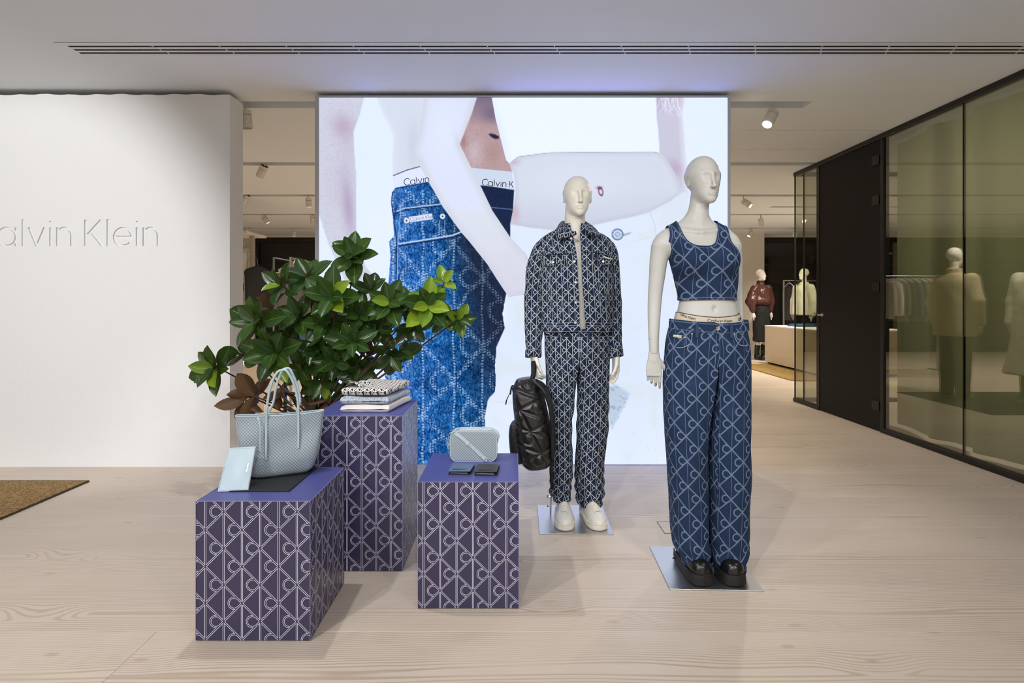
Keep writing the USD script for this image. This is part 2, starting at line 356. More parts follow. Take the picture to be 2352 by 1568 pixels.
# curtain behind the panes
cu = []; N = 420
yy = np.linspace(FRONT + .1, 5.42, N); ph = np.cumsum(.55 + .5 * np.sin(yy * 3.1) * np.sin(yy * 1.3 + 1)) * .30
xx = GX + .26 + .05 * np.sin(ph) + .015 * np.sin(ph * 2.3 + 1)
v = np.vstack([np.c_[xx, yy, np.full(N, .03)], np.c_[xx, yy, np.full(N, CEIL - .03)]])
f = np.array([[i, i + 1, N + i + 1] for i in range(N - 1)] + [[i, N + i + 1, N + i] for i in range(N - 1)])
top('curtain', (v, f), M_curtain, 'pleated green full-height curtain hanging behind the glass partition', 'curtain', smooth=True)
for i, y_ in enumerate((4.6, 3.2, 1.8)):
    spot('cubicle_light_%03d' % i, (5.3, y_, 2.64), (GX + .3, y_ + .3, 1.0), P0 * 1.5, (1, .97, .9), 62)
# floor socket lid
sx = at(1510, 1198, 1568 / 508.); e_ = at(1527, 1225, 1568 / 535.)
fh = thing('floor_hatch', 'small square hatch set in the floor behind the right mannequin plate', 'floor hatch', (0, 0, 0))
hx0, hx1, hy0, hy1 = .785, 1.0, 2.93, 3.087
obj('lid', cbx(hx0 + .004, hx1 - .004, hy0 + .004, hy1 - .004, .0002, .0016, .0005), M_wood, fh)
M_brass = plain('aged_brass', lin(120, 92, 60), .4, 1.0)
for a in ((hx0, hx1, hy0, hy0 + .003), (hx0, hx1, hy1 - .003, hy1), (hx0, hx0 + .003, hy0 + .0031, hy1 - .0031), (hx1 - .003, hx1, hy0 + .0031, hy1 - .0031)): obj('edge_strip', bx(*a, .0002, .002), M_brass, fh)

# ------------------------------------------------------------------ track spotlights
def fixture(i, px, py, D, az, tilt, label, lit=True, power=0.0, cone=36, col=NEUT):
    """tilt = angle of the lamp from pointing straight down, az = direction it leans to (0 = viewer's right, 90 = away)"""
    c = at(px, py, D)
    t = thing('track_spotlight', label, 'spotlight', c, 0, 'white track spotlights on the ceiling')
    d = np.array([math.sin(math.radians(tilt)) * math.cos(math.radians(az)), math.sin(math.radians(tilt)) * math.sin(math.radians(az)), -math.cos(math.radians(tilt))])
    h = CEIL + .10 - c[2]; up = -d * .052
    obj('stem', cat(cyl(.007, [up[0], up[1], up[2] - .0], [up[0], up[1], h], 10), bx(up[0] - .05, up[0] + .05, up[1] - .016, up[1] + .016, h - .02, h)), M_lampwhite, t, smooth=30)
    ax = lambda s: d * s
    prof = [(0.0, .078), (.0405, .078), (.0435, .074), (.0435, -.022), (0.0, -.022)]
    def turned(pr):
        m = lathe(pr, 28); z = np.array([0, 0, 1.0]); m.apply_transform(trimesh.geometry.align_vectors(z, d)); return m
    obj('barrel', turned([(.0, .062), (.034, .066), (.036, .080), (.0435, .080), (.0435, -.018), (.0, -.018)]), M_lampwhite, t, smooth=30)
    obj('ring_gap', turned([(0, -.018), (.0395, -.018), (.0395, -.0225), (0, -.0225)]), M_black, t, smooth=30)
    obj('rear_housing', turned([(0, -.0225), (.0435, -.0225), (.0435, -.058), (.041, -.058), (.041, -.050), (0, -.050)]), M_lampwhite, t, smooth=30)
    obj('heat_sink', cat(turned([(0, -.0505), (.0405, -.0505), (.0405, -.0515), (0, -.0515)])), M_black, t)
    obj('lens', turned([(0, .0665), (.0335, .0665), (.0335, .0685), (0, .0685)]), M_lens if lit else M_black, t)
    if power: spot('fixture_light_%03d' % i, c + d * .11, c + d * 3, power, col, cone, .6, .03)
LN = 'white track spotlight '
for i, a in enumerate([
    (565, 271, 4.42, 60, 6, 'close behind the plaster wall edge', 0), (603, 391, 6.33, 150, 38, 'tilted left in the second ceiling slot', 1.0), (564, 455, 8.23, 160, 40, 'in the third slot half hidden by the plaster wall', 0),
    (709, 463, 8.23, 80, 8, 'hanging straight in the third slot next to the lightbox', 1.0), (609, 503, 10.06, 20, 35, 'tilted right in the fourth slot left of the lightbox', 1.0), (718, 502, 10.06, 80, 10, 'half hidden by the left edge of the lightbox', 0),
    (567, 528, 11.97, 160, 30, 'above the clothes stand behind the wall', 0), (675, 534, 11.97, 90, 5, 'hanging straight before the dark rear window', 1.0),
    (1770, 270, 4.42, 215, 38, 'largest one, glowing to the right of the lightbox', 1.0), (1714, 466, 8.23, 320, 50, 'glowing lens, tilted right of the lightbox', 1.0), (1748, 508, 10.06, 30, 14, 'upright with dark top above the rear column', 1.0),
    (1724, 535, 11.97, 190, 32, 'tilted before the white column', .8), (1826, 535, 11.97, 90, 5, 'seen through the glass partition corner', .6)]):
    fixture(i, *a[:5], LN + a[5], i != 0, P0 * .55 * a[6], 50, WARM)
for i, p in enumerate(((-3.6, 6.33), (-.6, 6.33), (1.2, 6.33), (-.8, 8.23), (2.6, 10.06), (5.6, 8.23), (6.0, 10.06), (-3.4, 10.06), (4.9, 10.06), (-.5, 10.06))):
    spot('rear_light_%03d' % i, (p[0], p[1], 2.60), (p[0] + .1, p[1] + .3, 0), P0 * 1.9, WARM, 62)
# ------------------------------------------------------------------ lightbox with its backlit print
LB0, LB1, LD, LT = -1.438, 1.594, 4.148, 2.695
lb = thing('lightbox', 'tall backlit fabric lightbox printed with two cropped torsos in denim', 'lightbox', (0, 0, 0))
PXs = LD / F
def lx(px): return (px - CX) * PXs
def lz(py): return CH - (py - CY) * PXs
il, ir, it, ib = lx(732), lx(1672), lz(223.5), lz(1066.5)
obj('frame', cat(bx(LB0, il, LD, LD + .18, 0, LT), bx(ir, LB1, LD, LD + .18, 0, LT), bx(il, ir, LD, LD + .18, it, LT), bx(il, ir, LD, LD + .18, 0, ib)), M_alu, lb)
obj('back_panel', bx(LB0, LB1, LD + .1805, LD + .20, 0, LT), M_white, lb)
LK = 1.0
obj('light_panel', (np.array([[il, LD + .010, ib], [ir, LD + .010, ib], [ir, LD + .010, it], [il, LD + .010, it]]), np.array([[0, 1, 2], [0, 2, 3]])), emit('led_panel', (.97, 1.05, 2.2), LK), lb)

def paint():
    gx = np.unique(np.r_[np.arange(731, 880, 2.2), np.arange(880, 1190, 1.35), np.arange(1190, 1674, 2.1), 1674])
    gy = np.unique(np.r_[np.arange(222, 370, 2.2), np.arange(370, 1068, 1.5), 1068])
    X, Y = np.meshgrid(gx, gy); P = np.stack([X, Y, 0 * X], -1)
    rs = np.random.RandomState(3)
    nz = lambda s, o=3, seed=0: meshkit.fbm(P / s, o, seed)
    def inside(poly, soft=1.4):
        q = np.asarray(poly, float); d = np.full(X.shape, 1e9); ins = np.zeros(X.shape, bool)
        for (ax, ay), (bx_, by) in zip(q, np.roll(q, -1, 0)):
            ex, ey = bx_ - ax, by - ay; L = max(ex * ex + ey * ey, 1e-9)
            t = np.clip(((X - ax) * ex + (Y - ay) * ey) / L, 0, 1); d = np.minimum(d, np.hypot(X - ax - t * ex, Y - ay - t * ey))
            if abs(ey) > 1e-9: ins ^= ((ay > Y) != (by > Y)) & (X < ax + (Y - ay) * ex / ey)
        return np.clip(np.where(ins, d, -d) / soft + .5, 0, 1), np.where(ins, d, -d)
    C = np.empty(X.shape + (3,)); C[:] = (240, 244, 254)
    def lay(m, col): 
        nonlocal C
        C = C * (1 - m[..., None]) + np.asarray(col, float) * m[..., None]
    def blob(cx, cy, rx, ry, a=0):
        c, s = math.cos(a), math.sin(a); u = ((X - cx) * c + (Y - cy) * s) / rx; v = (-(X - cx) * s + (Y - cy) * c) / ry
        return np.exp(-(u * u + v * v))
    def line(pts, w, soft=1.2):
        d = np.full(X.shape, 1e9)
        for (ax, ay), (bx_, by) in zip(pts[:-1], pts[1:]):
            ex, ey = bx_ - ax, by - ay; t = np.clip(((X - ax) * ex + (Y - ay) * ey) / (ex * ex + ey * ey + 1e-9), 0, 1)
            d = np.minimum(d, np.hypot(X - ax - t * ex, Y - ay - t * ey))
        return np.clip((w - d) / soft + .5, 0, 1)
    lay(np.clip((Y - 500) / 500, 0, 1) * .5, (224, 232, 250))
    grain = nz(3.0, 2, 5) - .5
    # the arm on the left
    m, d = inside([(720, 215), (838, 215), (826, 264), (812, 301), (813, 338), (817.5, 395), (817.5, 510), (821, 560), (840, 612), (880, 662), (906, 722), (900, 830), (885, 800), (838, 720), (790, 640), (754, 560), (734, 498), (720, 470)])
    skin = np.empty(X.shape + (3,)); skin[:] = (212, 213, 229)
    def sk(mm, col): 
        nonlocal skin
        skin = skin * (1 - mm[..., None]) + np.asarray(col, float) * mm[..., None]
    sk(np.clip((1 - d / 26.0), 0, 1) * .5, (208, 216, 230)); sk(blob(789, 292, 24, 30, -.5) * .8, (190, 164, 186)); sk(blob(800, 340, 16, 60, -.12) * .4, (205, 190, 212))
    sk(blob(799, 470, 14, 70, -.1) * .75, (176, 152, 184)); sk(blob(775, 420, 28, 70, 0) * .4, (204, 194, 214)); sk(blob(860, 700, 40, 60, .3) * .6, (196, 172, 194))
    sk(np.clip(grain * 2.4, 0, 1) * .35, (188, 176, 200)); lay(m, skin)
    # far torso, pale side
    m, d = inside([(861, 215), (1000, 215), (1010, 420), (906, 432), (902, 402), (901, 360), (904, 315), (898, 296), (880, 262)], 2.2)
    lay(m, (219, 225, 240)); lay(m * np.clip((1 - d / 14.), 0, 1) * .4, (234, 239, 250)); lay(m * blob(950, 335, 16, 60) * .5, (196, 205, 222))
    # its shaded belly
    m, d = inside([(1098, 215), (1128, 215), (1138, 270), (1148, 309), (1158, 346), (1163, 368), (1171, 376), (1177, 396), (1083, 388), (1055, 331)])
    B = np.empty(X.shape + (3,)); B[:] = (190, 160, 164)
    def bl(mm, col): 
        nonlocal B
        B = B * (1 - mm[..., None]) + np.asarray(col, float) * mm[..., None]
    bl(blob(1090, 350, 20, 30) * .8, (206, 188, 198)); bl(np.clip((290 - Y) / 70, 0, 1) * .8, (104, 94, 126)); bl(blob(1132, 350, 18, 34) * .7, (176, 146, 138)); bl(blob(1130, 262, 26, 20) * .5, (84, 84, 116)); bl(blob(1064, 325, 7, 16) * .6, (158, 112, 116))
    bl(np.clip(grain * 2.2, 0, 1) * .3, (150, 116, 124)); lay(m, B)
    lay(m * np.clip(inside([(1122, 308), (1127, 306), (1137, 308), (1146, 313), (1146, 318), (1137, 319), (1129, 315)], 2.5)[0], 0, 1), (44, 46, 66))
    # waistbands
    m, d = inside([(903, 403), (918, 396), (934, 391), (964, 382), (1003, 414), (1003, 445), (905, 442)]); lay(m, (230, 235, 248))
    lay(line([(903.5, 403), (918, 397), (934, 390.5), (950, 386), (965, 382)], 1.0, 1.0), (44, 54, 74))
    m, d = inside([(1083, 385), (1176, 394), (1182, 440), (1100, 430)]); lay(m, (208, 218, 238))
    # the jeans
    jp = [(908, 431), (945, 424), (984, 417), (999, 442), (1016, 473), (1044, 512), (1060, 534), (1077, 553), (1120, 607), (1142, 642), (1163, 673), (1158, 700), (1154, 718), (1159, 752), (1158, 764), (1140.6, 797), (1137, 834), (1139, 884), (1137, 899), (1121, 918), (1114, 957), (1115, 985), (1112, 1075), (896, 1075), (890, 900), (884, 864), (887, 752), (892, 650), (897, 588), (893.6, 555), (905, 540), (902, 499), (898, 464), (900, 442)]
    edge = (nz(7.0, 2, 9) - .5) * 3.0
    m, d = inside(jp); m = np.clip((d + np.where(Y > 680, edge, 0)) / 1.4 + .5, 0, 1)
    t = np.clip((X - 905 + (Y - 700) * -.05) / 235.0, 0, 1) 
    dk = np.clip((X - 1010 - (Y - 560) * .18) / 70.0, 0, 1) * np.clip((1010 - Y) / 260.0, 0, 1)
    J = np.stack([np.interp(t, [0, .25, .6, 1], a) for a in ([64, 38, 22, 26], [118, 96, 78, 66], [190, 168, 138, 112])], -1)
    J = J * (1 - dk[..., None] * .85) + np.array([34, 40, 62.]) * dk[..., None] * .85
    fine = rs.rand(*X.shape); fine = (fine + np.roll(fine, 1, 0) + np.roll(fine, 2, 0)) / 3; tw = nz(4.2, 2, 21)
    lum = ((fine - .5) * 1.5 + (tw - .5) * 1.0) * (1 - dk * .75) * (1.15 - .5 * t)
    J = J + lum[..., None] * np.array([120, 130, 125.]) * .62
    cloud = np.clip((nz(26., 3, 31) - .5) * 3, -1, 1); J = J + cloud[..., None] * np.array([10, 16, 22.]) * (1 - dk[..., None])
    # stitched lattice: spots of white thread
    wob = (nz(40., 2, 41) - .5) * .12
    dv, dd = monogram((X - 1042) / (66 + 0 * X) + wob + np.where(X < 1042, (X - 1042) * -.0008, 0), (Y - 873) / 78.5 + wob, .30, .42)
    dot = (np.sin(Y * 1.02 + np.floor(X / 6.3) * 2.4) > -.15) * (np.sin(X * 1.0) > -.5)
    st = np.maximum(np.clip((.080 - dd) / .03, 0, 1) * dot, np.clip((.042 - dv) / .02, 0, 1) * (np.sin(Y * .95) > -.3))
    st = st * (.74 - .36 * dk) * (Y > 436) * np.clip(.4 + tw, 0, 1)
    J = J * (1 - st[..., None]) + np.array([206, 224, 250.]) * st[..., None]
    lay(m, J)
    seam = [(line([(908, 486), (930, 478), (965, 474), (1018, 468)], 1.5), (176, 204, 240)), (line([(909, 490), (930, 481), (965, 477), (1018, 471)], 1.2), (20, 40, 88)), (line([(914, 560), (960, 553), (1010, 545), (1040, 540), (1060, 532)], 1.7), (190, 212, 242)), (line([(915, 565), (960, 557.5), (1010, 550), (1040, 545), (1064, 537)], 1.5), (24, 40, 84)),
            (line([(912, 470), (904, 510), (911, 545), (910, 640), (906, 700)], 1.3), (26, 54, 110)), (line([(921, 470), (917, 520), (914, 560), (912, 640), (909, 720)], 1.0), (140, 176, 226)), (line([(924, 497), (1026, 491), (1030, 500)], .8), (20, 44, 96)), (line([(1010, 505), (1009, 540)], .8), (150, 170, 206)), (line([(1022, 505), (1021, 537)], .8), (150, 170, 206)), (line([(909, 432), (984, 418)], 1.6), (20, 60, 130)), (line([(901, 440), (898, 466), (905, 500)], 1.6), (22, 54, 116))]
    for mm, c in seam: lay(mm * m, c)
    lay(inside([(939, 497.5), (993, 490), (993, 503), (941, 510.5)])[0], (228, 234, 248))
    for cx, cy in ((933.5, 506.5), (1016.5, 496.5)): lay(np.clip((6.2 - np.hypot(X - cx, Y - cy)) / 1.2 + .5, 0, 1), (222, 230, 246)); lay(np.clip((2.0 - np.hypot(X - cx, Y - cy)) + .5, 0, 1), (30, 44, 80))
    # the piece of jeans on the far side of the forearm
    m, d = inside([(1103, 425), (1130, 428), (1181, 436), (1179, 470), (1177, 512), (1172, 546), (1131, 484)])
    lay(m, np.array([30, 42, 72.]) + lum[..., None] * np.array([34, 44, 60.])); lay(m * line([(1128, 476), (1180, 481)], 1.0), (96, 116, 160))
    # her belly, shirt, arm and white trousers
    m, d = inside([(1505, 215), (1575, 215), (1568, 260), (1572, 310), (1576, 360), (1584, 412), (1600, 470), (1567, 441), (1553, 407), (1542, 384), (1528, 363), (1514, 350), (1512, 300), (1508, 270)], 3.0)
    fade = np.clip((1578 - X + (Y - 223) * .06) / 26., 0, 1); lay(m * fade, (206, 203, 222)); lay(m * fade * blob(1552, 385, 14, 22, -.6) * .8, (190, 170, 196)); lay(m * fade * np.clip((262 - Y) / 30., 0, 1) * .6, (196, 176, 194))
    for i in range(26):
        a = rs.uniform(.5, 2.4); x0 = rs.uniform(1516, 1556); L = rs.uniform(18, 46); lay(line([(x0, 216), (x0 + L * .2 * math.cos(a), 223 + L * .5), (x0 + L * .75 * math.cos(a), 223 + L)], .55, 1.2) * .65, (246, 246, 252))
    m, d = inside([(1171, 376), (1190, 358), (1260, 349), (1514, 349), (1528, 363), (1542, 384), (1553, 407), (1567, 441), (1540, 462), (1493, 486), (1454, 497), (1400, 508), (1330, 524), (1274, 528), (1216, 522), (1172, 514), (1179, 480), (1184, 440), (1180, 400)])
    lay(m, (215, 221, 236)); lay(m * np.clip((Y - 430) / 90., 0, 1) * .6, (198, 200, 220)); lay(m * np.clip(1 - d / 12., 0, 1) * .4, (190, 190, 210)); lay(m * blob(1184, 490, 9, 22) * .7, (204, 172, 188)); lay(m * blob(1182, 372, 14, 9) * .6, (198, 178, 192)); lay(m * blob(1330, 420, 110, 50) * .45, (226, 231, 244))
    q = np.hypot((X - 1380) * .98 + (Y - 440) * -.2, ((Y - 440) * .98 + (X - 1380) * .2) * .55); lay(np.clip((2.0 - np.abs(q - 4.6)) / 1.4, 0, 1) * .85, (116, 62, 100)); lay(np.clip(blob(1377, 431, 6, 3.5), 0, 1) * .9, (110, 52, 92)); lay(np.clip((3 - q), 0, 1), (222, 222, 238))
    m, d = inside([(1129, 215), (1507, 215), (1508, 270), (1512, 300), (1515, 351), (1500, 348.5), (1260, 350), (1190, 359), (1172, 373), (1163, 368), (1157, 346), (1148, 309), (1138, 270)])
    lay(m, (248, 250, 255)); lay(m * blob(1150, 300, 8, 80, -.25) * .25, (216, 220, 238)); lay(line([(1172, 374), (1190, 359.5), (1260, 350.5), (1400, 349), (1500, 348.5), (1514, 351)], .8, 1.2) * .65, (150, 146, 168))
    m, d = inside([(1172, 514), (1216, 522), (1274, 528), (1330, 524), (1400, 508), (1454, 497), (1493, 486), (1540, 462), (1567, 441), (1578, 441), (1582, 470), (1640, 560), (1690, 700), (1690, 1090), (1110, 1090), (1115, 985), (1114, 957), (1121, 918), (1138, 898), (1140, 797), (1160, 752), (1165, 672), (1172, 545)])
    lay(m, (226, 235, 251)); lay(m * np.clip((Y - 900) / 160., 0, 1) * .5, (240, 245, 255)); lay(m * np.clip((nz(60., 3, 61) - .5) * 2.5, 0, 1) * .4, (208, 221, 243)); lay(m * line([(1173, 515), (1216, 523), (1274, 529), (1330, 525), (1400, 509), (1454, 498), (1493, 487), (1567, 443)], 1.0, 2.) * .35, (190, 198, 220))
    lay(m * line([(1236, 575), (1300, 578), (1378, 572), (1440, 560), (1500, 542)], 1.0, 2.) * .3, (196, 208, 232)); lay(m * line([(1493, 487), (1503, 512), (1508, 545)], 1.0, 2.) * .5, (186, 194, 216))
    sm = inside([(1398, 888), (1412, 882), (1446, 903), (1438, 925), (1406, 985), (1396, 960)], 8.)[0]; lay(sm * m * .7, (180, 198, 218)); lay(blob(1200, 925, 60, 3, .05) * m * .4, (196, 208, 228)); lay(np.clip((nz(5., 2, 71) - .62) * 8, 0, 1) * sm * .6, (140, 164, 190))
    for (x0, y0, x1, y1, n) in ((1502, 900, 1510, 1066, 18), (1452, 992, 1500, 1040, 10), (1360, 1000, 1356, 1060, 8), (1500, 1030, 1530, 1050, 6)):
        for i in range(n):
            a = i / n; lay(np.clip((1.1 - np.hypot(X - x0 - (x1 - x0) * a, Y - y0 - (y1 - y0) * a)), 0, 1) * .6, (140, 158, 188))
    q = np.hypot(X - 1418.5, Y - 538); lay(np.clip((13 - q) / 1.4 + .5, 0, 1), (206, 218, 238)); lay(np.clip((1.4 - np.abs(q - 12.2)) / 1.2 + .5, 0, 1), (92, 112, 152)); lay(np.clip((1.0 - np.abs(q - 4.2)) + .4, 0, 1) * .8, (110, 130, 170)); lay(np.clip((1.0 - np.abs(q - 8.3)) + .4, 0, 1) * .5 * (np.sin(np.arctan2(Y - 538, X - 1418.5) * 11) > 0), (120, 140, 176)); lay(inside([(1431, 537), (1452, 532), (1446, 538), (1432, 543)], 2.)[0] * .7, (150, 164, 192))
    # the pale forearm, in front of all
    m, d = inside([(975, 215), (1098, 215), (1083, 262), (1055.5, 331), (1083, 386), (1103, 427), (1131, 484), (1172, 545), (1207, 581), (1240, 640), (1240, 676), (1203, 676), (1168, 681), (1162, 672), (1142, 642), (1120, 607), (1077, 553), (1060, 534), (1044, 512), (1016, 473), (999, 442), (984, 417), (964, 381), (954, 361), (951, 342), (963, 310), (969, 269)])
    side = np.clip((X - (955 + (Y - 342) * .82)) / 90., 0, 1); lay(m, (225, 229, 242)); lay(m * np.clip(1 - d / 18., 0, 1) * .5, (198, 204, 224)); lay(m * np.clip((Y - 460) / 180, 0, 1) * .5, (212, 206, 222)); lay(m * blob(1020, 300, 40, 70) * .5, (242, 245, 253)); lay(m * blob(1052, 330, 7, 30, -.3) * .5, (206, 210, 228)); lay(m * blob(968, 372, 10, 16) * .4, (208, 216, 230))
    lay(line([(1168, 681), (1203, 676), (1225, 676)], .8, 1.5) * .5, (200, 190, 210)); lay(np.clip(1.2 - np.hypot(X - 1082, Y - 462), 0, 1) * .5, (150, 150, 180))
    Cn = np.clip(C, 0, 255) / 255.0; L = np.where(Cn <= .04045, Cn / 12.92, ((Cn + .055) / 1.055) ** 2.4)
    wt = np.clip((L.min(-1) - .74) / .14, 0, 1); L = np.minimum(1, L * (1 + np.array([.05, .075, .11]) * (1 - wt[..., None]))); L[..., 2] *= 1 / 2.2 + (1 - 1 / 2.2) * wt; L[..., 1] *= 1 / 1.05 + (1 - 1 / 1.05) * wt; L[..., 0] = np.minimum(1, L[..., 0] * (1 / .97 + (1 - 1 / .97) * wt))      # the blue of the lamps is held back by all inks but white
    h, w = X.shape; idx = np.arange(h * w).reshape(h, w); a, b, c, e = idx[:-1, :-1].ravel(), idx[:-1, 1:].ravel(), idx[1:, 1:].ravel(), idx[1:, :-1].ravel()
    V = np.c_[(X.ravel() - CX) * PXs, np.full(h * w, LD + .003), CH - (Y.ravel() - CY) * PXs]
    return V, np.vstack([np.c_[a, e, c], np.c_[a, c, b]]), L.reshape(-1, 3)
V, Fc, COL = paint()
V[:, 0] = np.clip(V[:, 0], il, ir); V[:, 2] = np.clip(V[:, 2], ib, it)
g = G(); ac = g.node('attribute', 'color', attribute='print'); tr = g.node('transparent_bsdf', 'BSDF', color=ac); df = g.node('diffuse_bsdf', 'BSDF', color=ac)
M_print = g.done('backlit_print', g.node('mix_closure', 'closure', closure1=tr, closure2=df, fac=.10))
pm = obj('print', (V, Fc), M_print, lb, label='translucent print of two cropped bodies in jeans and white trousers')
UsdGeom.PrimvarsAPI(pm).CreatePrimvar('print', Sdf.ValueTypeNames.Color3fArray, 'vertex').Set(Vt.Vec3fArray.FromNumpy(COL.astype(np.float32)))
# the words on the printed waistbands and pocket label
M_ink = plain('printed_ink', lin(30, 34, 50), .8)
def words(txt, px, py, cap, deg, stroke, clip=None):
    s, w = lettering(txt, cap, stroke); s = shapely.affinity.rotate(s, deg, origin=(0, 0)); s = shapely.affinity.translate(s, px, -py)
    if clip is not None: s = s.intersection(Polygon([(a, -b) for a, b in clip]))
    s = shapely.affinity.affine_transform(s, [PXs, 0, 0, PXs, -CX * PXs, CH + CY * PXs]); return upright(ext(s, .0004), 0, LD + .0028, 0)
obj('printed_word', words('Calvin K', 1107, 425, 14.5, -4.5, .10, [(1100, 400), (1178.5, 400), (1181.5, 433), (1100, 423.5)]), M_ink, lb)
obj('printed_word', words('Calvin', 929, 426, 15.0, 8.5, .10, [(900, 380), (1000, 380), (1000, 414.5), (984, 416.5), (945, 423.5), (908, 430.5)]), M_ink, lb)
obj('printed_word', words('Calvin Klein', 943, 507.5, 8.2, 8.0, .10), plain('printed_pale_ink', lin(128, 140, 170), .8), lb)
# ------------------------------------------------------------------ patterned plinths
def plinth_mat():
    g = G(); v, u, w = g.uv(); dv, dd = monogram(u, w); d = mn(dv, dd)
    line = g.smooth(abs(d - .040), .011, .018, 1.0, 0.0)
    c = g.mix(lin(57, 52, 86), lin(214, 216, 232), line)
    return g.pbr('plinth_print', base_color=c, roughness=.30, specular_ior_level=.6)
M_pl = plinth_mat(); M_pltop = plain('plinth_purple', lin(76, 79, 142), .38, specular_ior_level=.55)
M_pledge = plain('plinth_edge', lin(150, 148, 190), .5)
PC = .0645
def plinth(label, X0, X1, D0, D1, h, nx, nz):
    t = thing('display_plinth', label, 'plinth', ((X0 + X1) / 2, (D0 + D1) / 2, 0)); a, b = (X1 - X0) / 2, (D1 - D0) / 2; cx = (X0 + X1) / 2
    V, U, Fc = [], [], []
    ht = h - .0015
    for p0, p1, u0, s in (((-a, -b), (a, -b), X0 - nx, 1), ((a, -b), (a, b), 0.0, 1), ((a, b), (-a, b), .02, 1), ((-a, b), (-a, -b), .03, 1)):
        L = math.hypot(p1[0] - p0[0], p1[1] - p0[1]); k = len(V)
        V += [(*p0, .003), (*p1, .003), (*p1, ht), (*p0, ht)]; U += [(u0 / PC, (.003 - nz) / PC), ((u0 + L) / PC, (.003 - nz) / PC), ((u0 + L) / PC, (ht - nz) / PC), (u0 / PC, (ht - nz) / PC)]
        Fc += [[k, k + 1, k + 2], [k, k + 2, k + 3]]
    obj('body', (np.array(V), np.array(Fc)), M_pl, t, uv=np.array(U))
    obj('top_panel', cbx(-a, a, -b, b, ht, h, .0008), M_pltop, t)
    obj('base', bx(-a + .004, a - .004, -b + .004, b - .004, 0, .003), M_black, t)
    e = .0007
    for q in (((-a - e, -b - e, h - .001), (a + e, -b - e, h - .001)), ((a + e, -b - e, .004), (a + e, -b - e, h)), ((a + e, -b, h - .001), (a + e, b, h - .001)), ((-a - e, -b - e, .004), (-a - e, -b - e, h))):
        obj('edge_trim', sweep(q, .0011, 5), M_pledge, t)
    return t
plinth('low square purple plinth carrying the grey tote bag, nearest the camera', -1.1140, -.712, 2.005, 2.413, .494, -1.0162, .4563)
plinth('tall purple plinth carrying three folded garments', -.888, -.4862, 2.521, 2.925, .689, -.6664, .6548)
plinth('low purple plinth carrying the crossbody bag and two wallets', -.3661, .0254, 2.215, 2.63, .495, -.345, .394)

# ------------------------------------------------------------------ bags, wallets, folded clothes
def weave_mat(name, base, dark, pitch, strength=1.0, rough=.45):
    g = G(); v, u, w = g.uv(); u = u / pitch; w = w / pitch
    p, q = u + w, u - w
    d1, d2 = abs(p - rnd_(p)), abs(q - rnd_(q)); d = mn(d1, d2)
    line = g.smooth(d, .05, .11, 1.0, 0.0); dots = g.smooth(abs(mn(abs(d1 - .25), abs(d2 - .25))), .03, .07, 1.0, 0.0)
    c = g.mix(base, dark, line * (.85 * strength) + dots * .22)
    return g.pbr(name, base_color=c, roughness=rough, normal=g.bump((1.0 - line) - dots * .3, .35, .0008))
M_tote = weave_mat('tote_woven_print', lin(176, 190, 198), lin(74, 92, 106), .0125)
M_bag = weave_mat('bag_woven_print', lin(172, 184, 190), lin(86, 102, 112), .0117)
M_leather = plain('pale_blue_leather', lin(184, 204, 214), .42, bump=(420., .08, .0006))
M_leatherd = plain('pale_grey_leather', lin(186, 198, 202), .42, bump=(420., .08, .0006))
M_cloth_blk = plain('black_board', lin(18, 18, 20), .6)
def loft(rows, uvf=None, cap0=False, cap1=False, closed=True):
    """rows: list of (n,3) rings -> (trimesh, uv). closed rings repeat their first point for the uv seam"""
    A = np.array(rows, float)
    if closed: A = np.concatenate([A, A[:, :1]], 1)
    m, n = A.shape[:2]; V = A.reshape(-1, 3); i = np.arange(m * n).reshape(m, n)
    a, b, c, d = i[:-1, :-1].ravel(), i[:-1, 1:].ravel(), i[1:, 1:].ravel(), i[1:, :-1].ravel()
    Fc = [np.c_[a, b, c], np.c_[a, c, d]]; extra = []
    for flag, r, s in ((cap0, 0, -1), (cap1, m - 1, 1)):
        if flag:
            k = len(V) + len(extra); extra.append(A[r].mean(0)); q = i[r]
            Fc.append(np.c_[q[:-1], q[1:], np.full(n - 1, k)][:, ::(1 if s > 0 else -1)])
    if extra: V = np.vstack([V, extra])
    if uvf == 'grid':
        L = np.concatenate([np.zeros((m, 1)), np.cumsum(np.linalg.norm(np.diff(A, axis=1), axis=2), 1)], 1).mean(0); H = np.concatenate([np.zeros((1, n)), np.cumsum(np.linalg.norm(np.diff(A, axis=0), axis=2), 0)], 0)
        U = np.stack([np.repeat(L[None], m, 0), H], -1).reshape(-1, 2)
    elif uvf == 'arc':
        L = np.concatenate([np.zeros((m, 1)), np.cumsum(np.linalg.norm(np.diff(A, axis=1), axis=2), 1)], 1); L = L - L[:, n // 2:n // 2 + 1]
        H = np.r_[0, np.cumsum(np.linalg.norm(np.diff(A.mean(1), axis=0), axis=1))]
        U = np.stack([L, np.repeat(H[:, None], n, 1)], -1).reshape(-1, 2)
    else: U = V[:, [0, 2]].copy()[:m * n] if uvf is None else uvf(A).reshape(-1, 2)
    if extra: U = np.vstack([U, np.zeros((len(extra), 2))])
    return trimesh.Trimesh(V, np.vstack(Fc), process=False), U
def sring(cx, cy, z, a, b, e=.5, n=48, start=PI / 2):
    """superellipse ring; starts at the back (+y) so the uv seam is hidden"""
    t = start + np.linspace(0, 2 * PI, n, endpoint=False); c, s = np.cos(t), np.sin(t)
    return np.c_[cx + a * np.sign(c) * np.abs(c) ** e, cy + b * np.sign(s) * np.abs(s) ** e, np.full(n, z)]
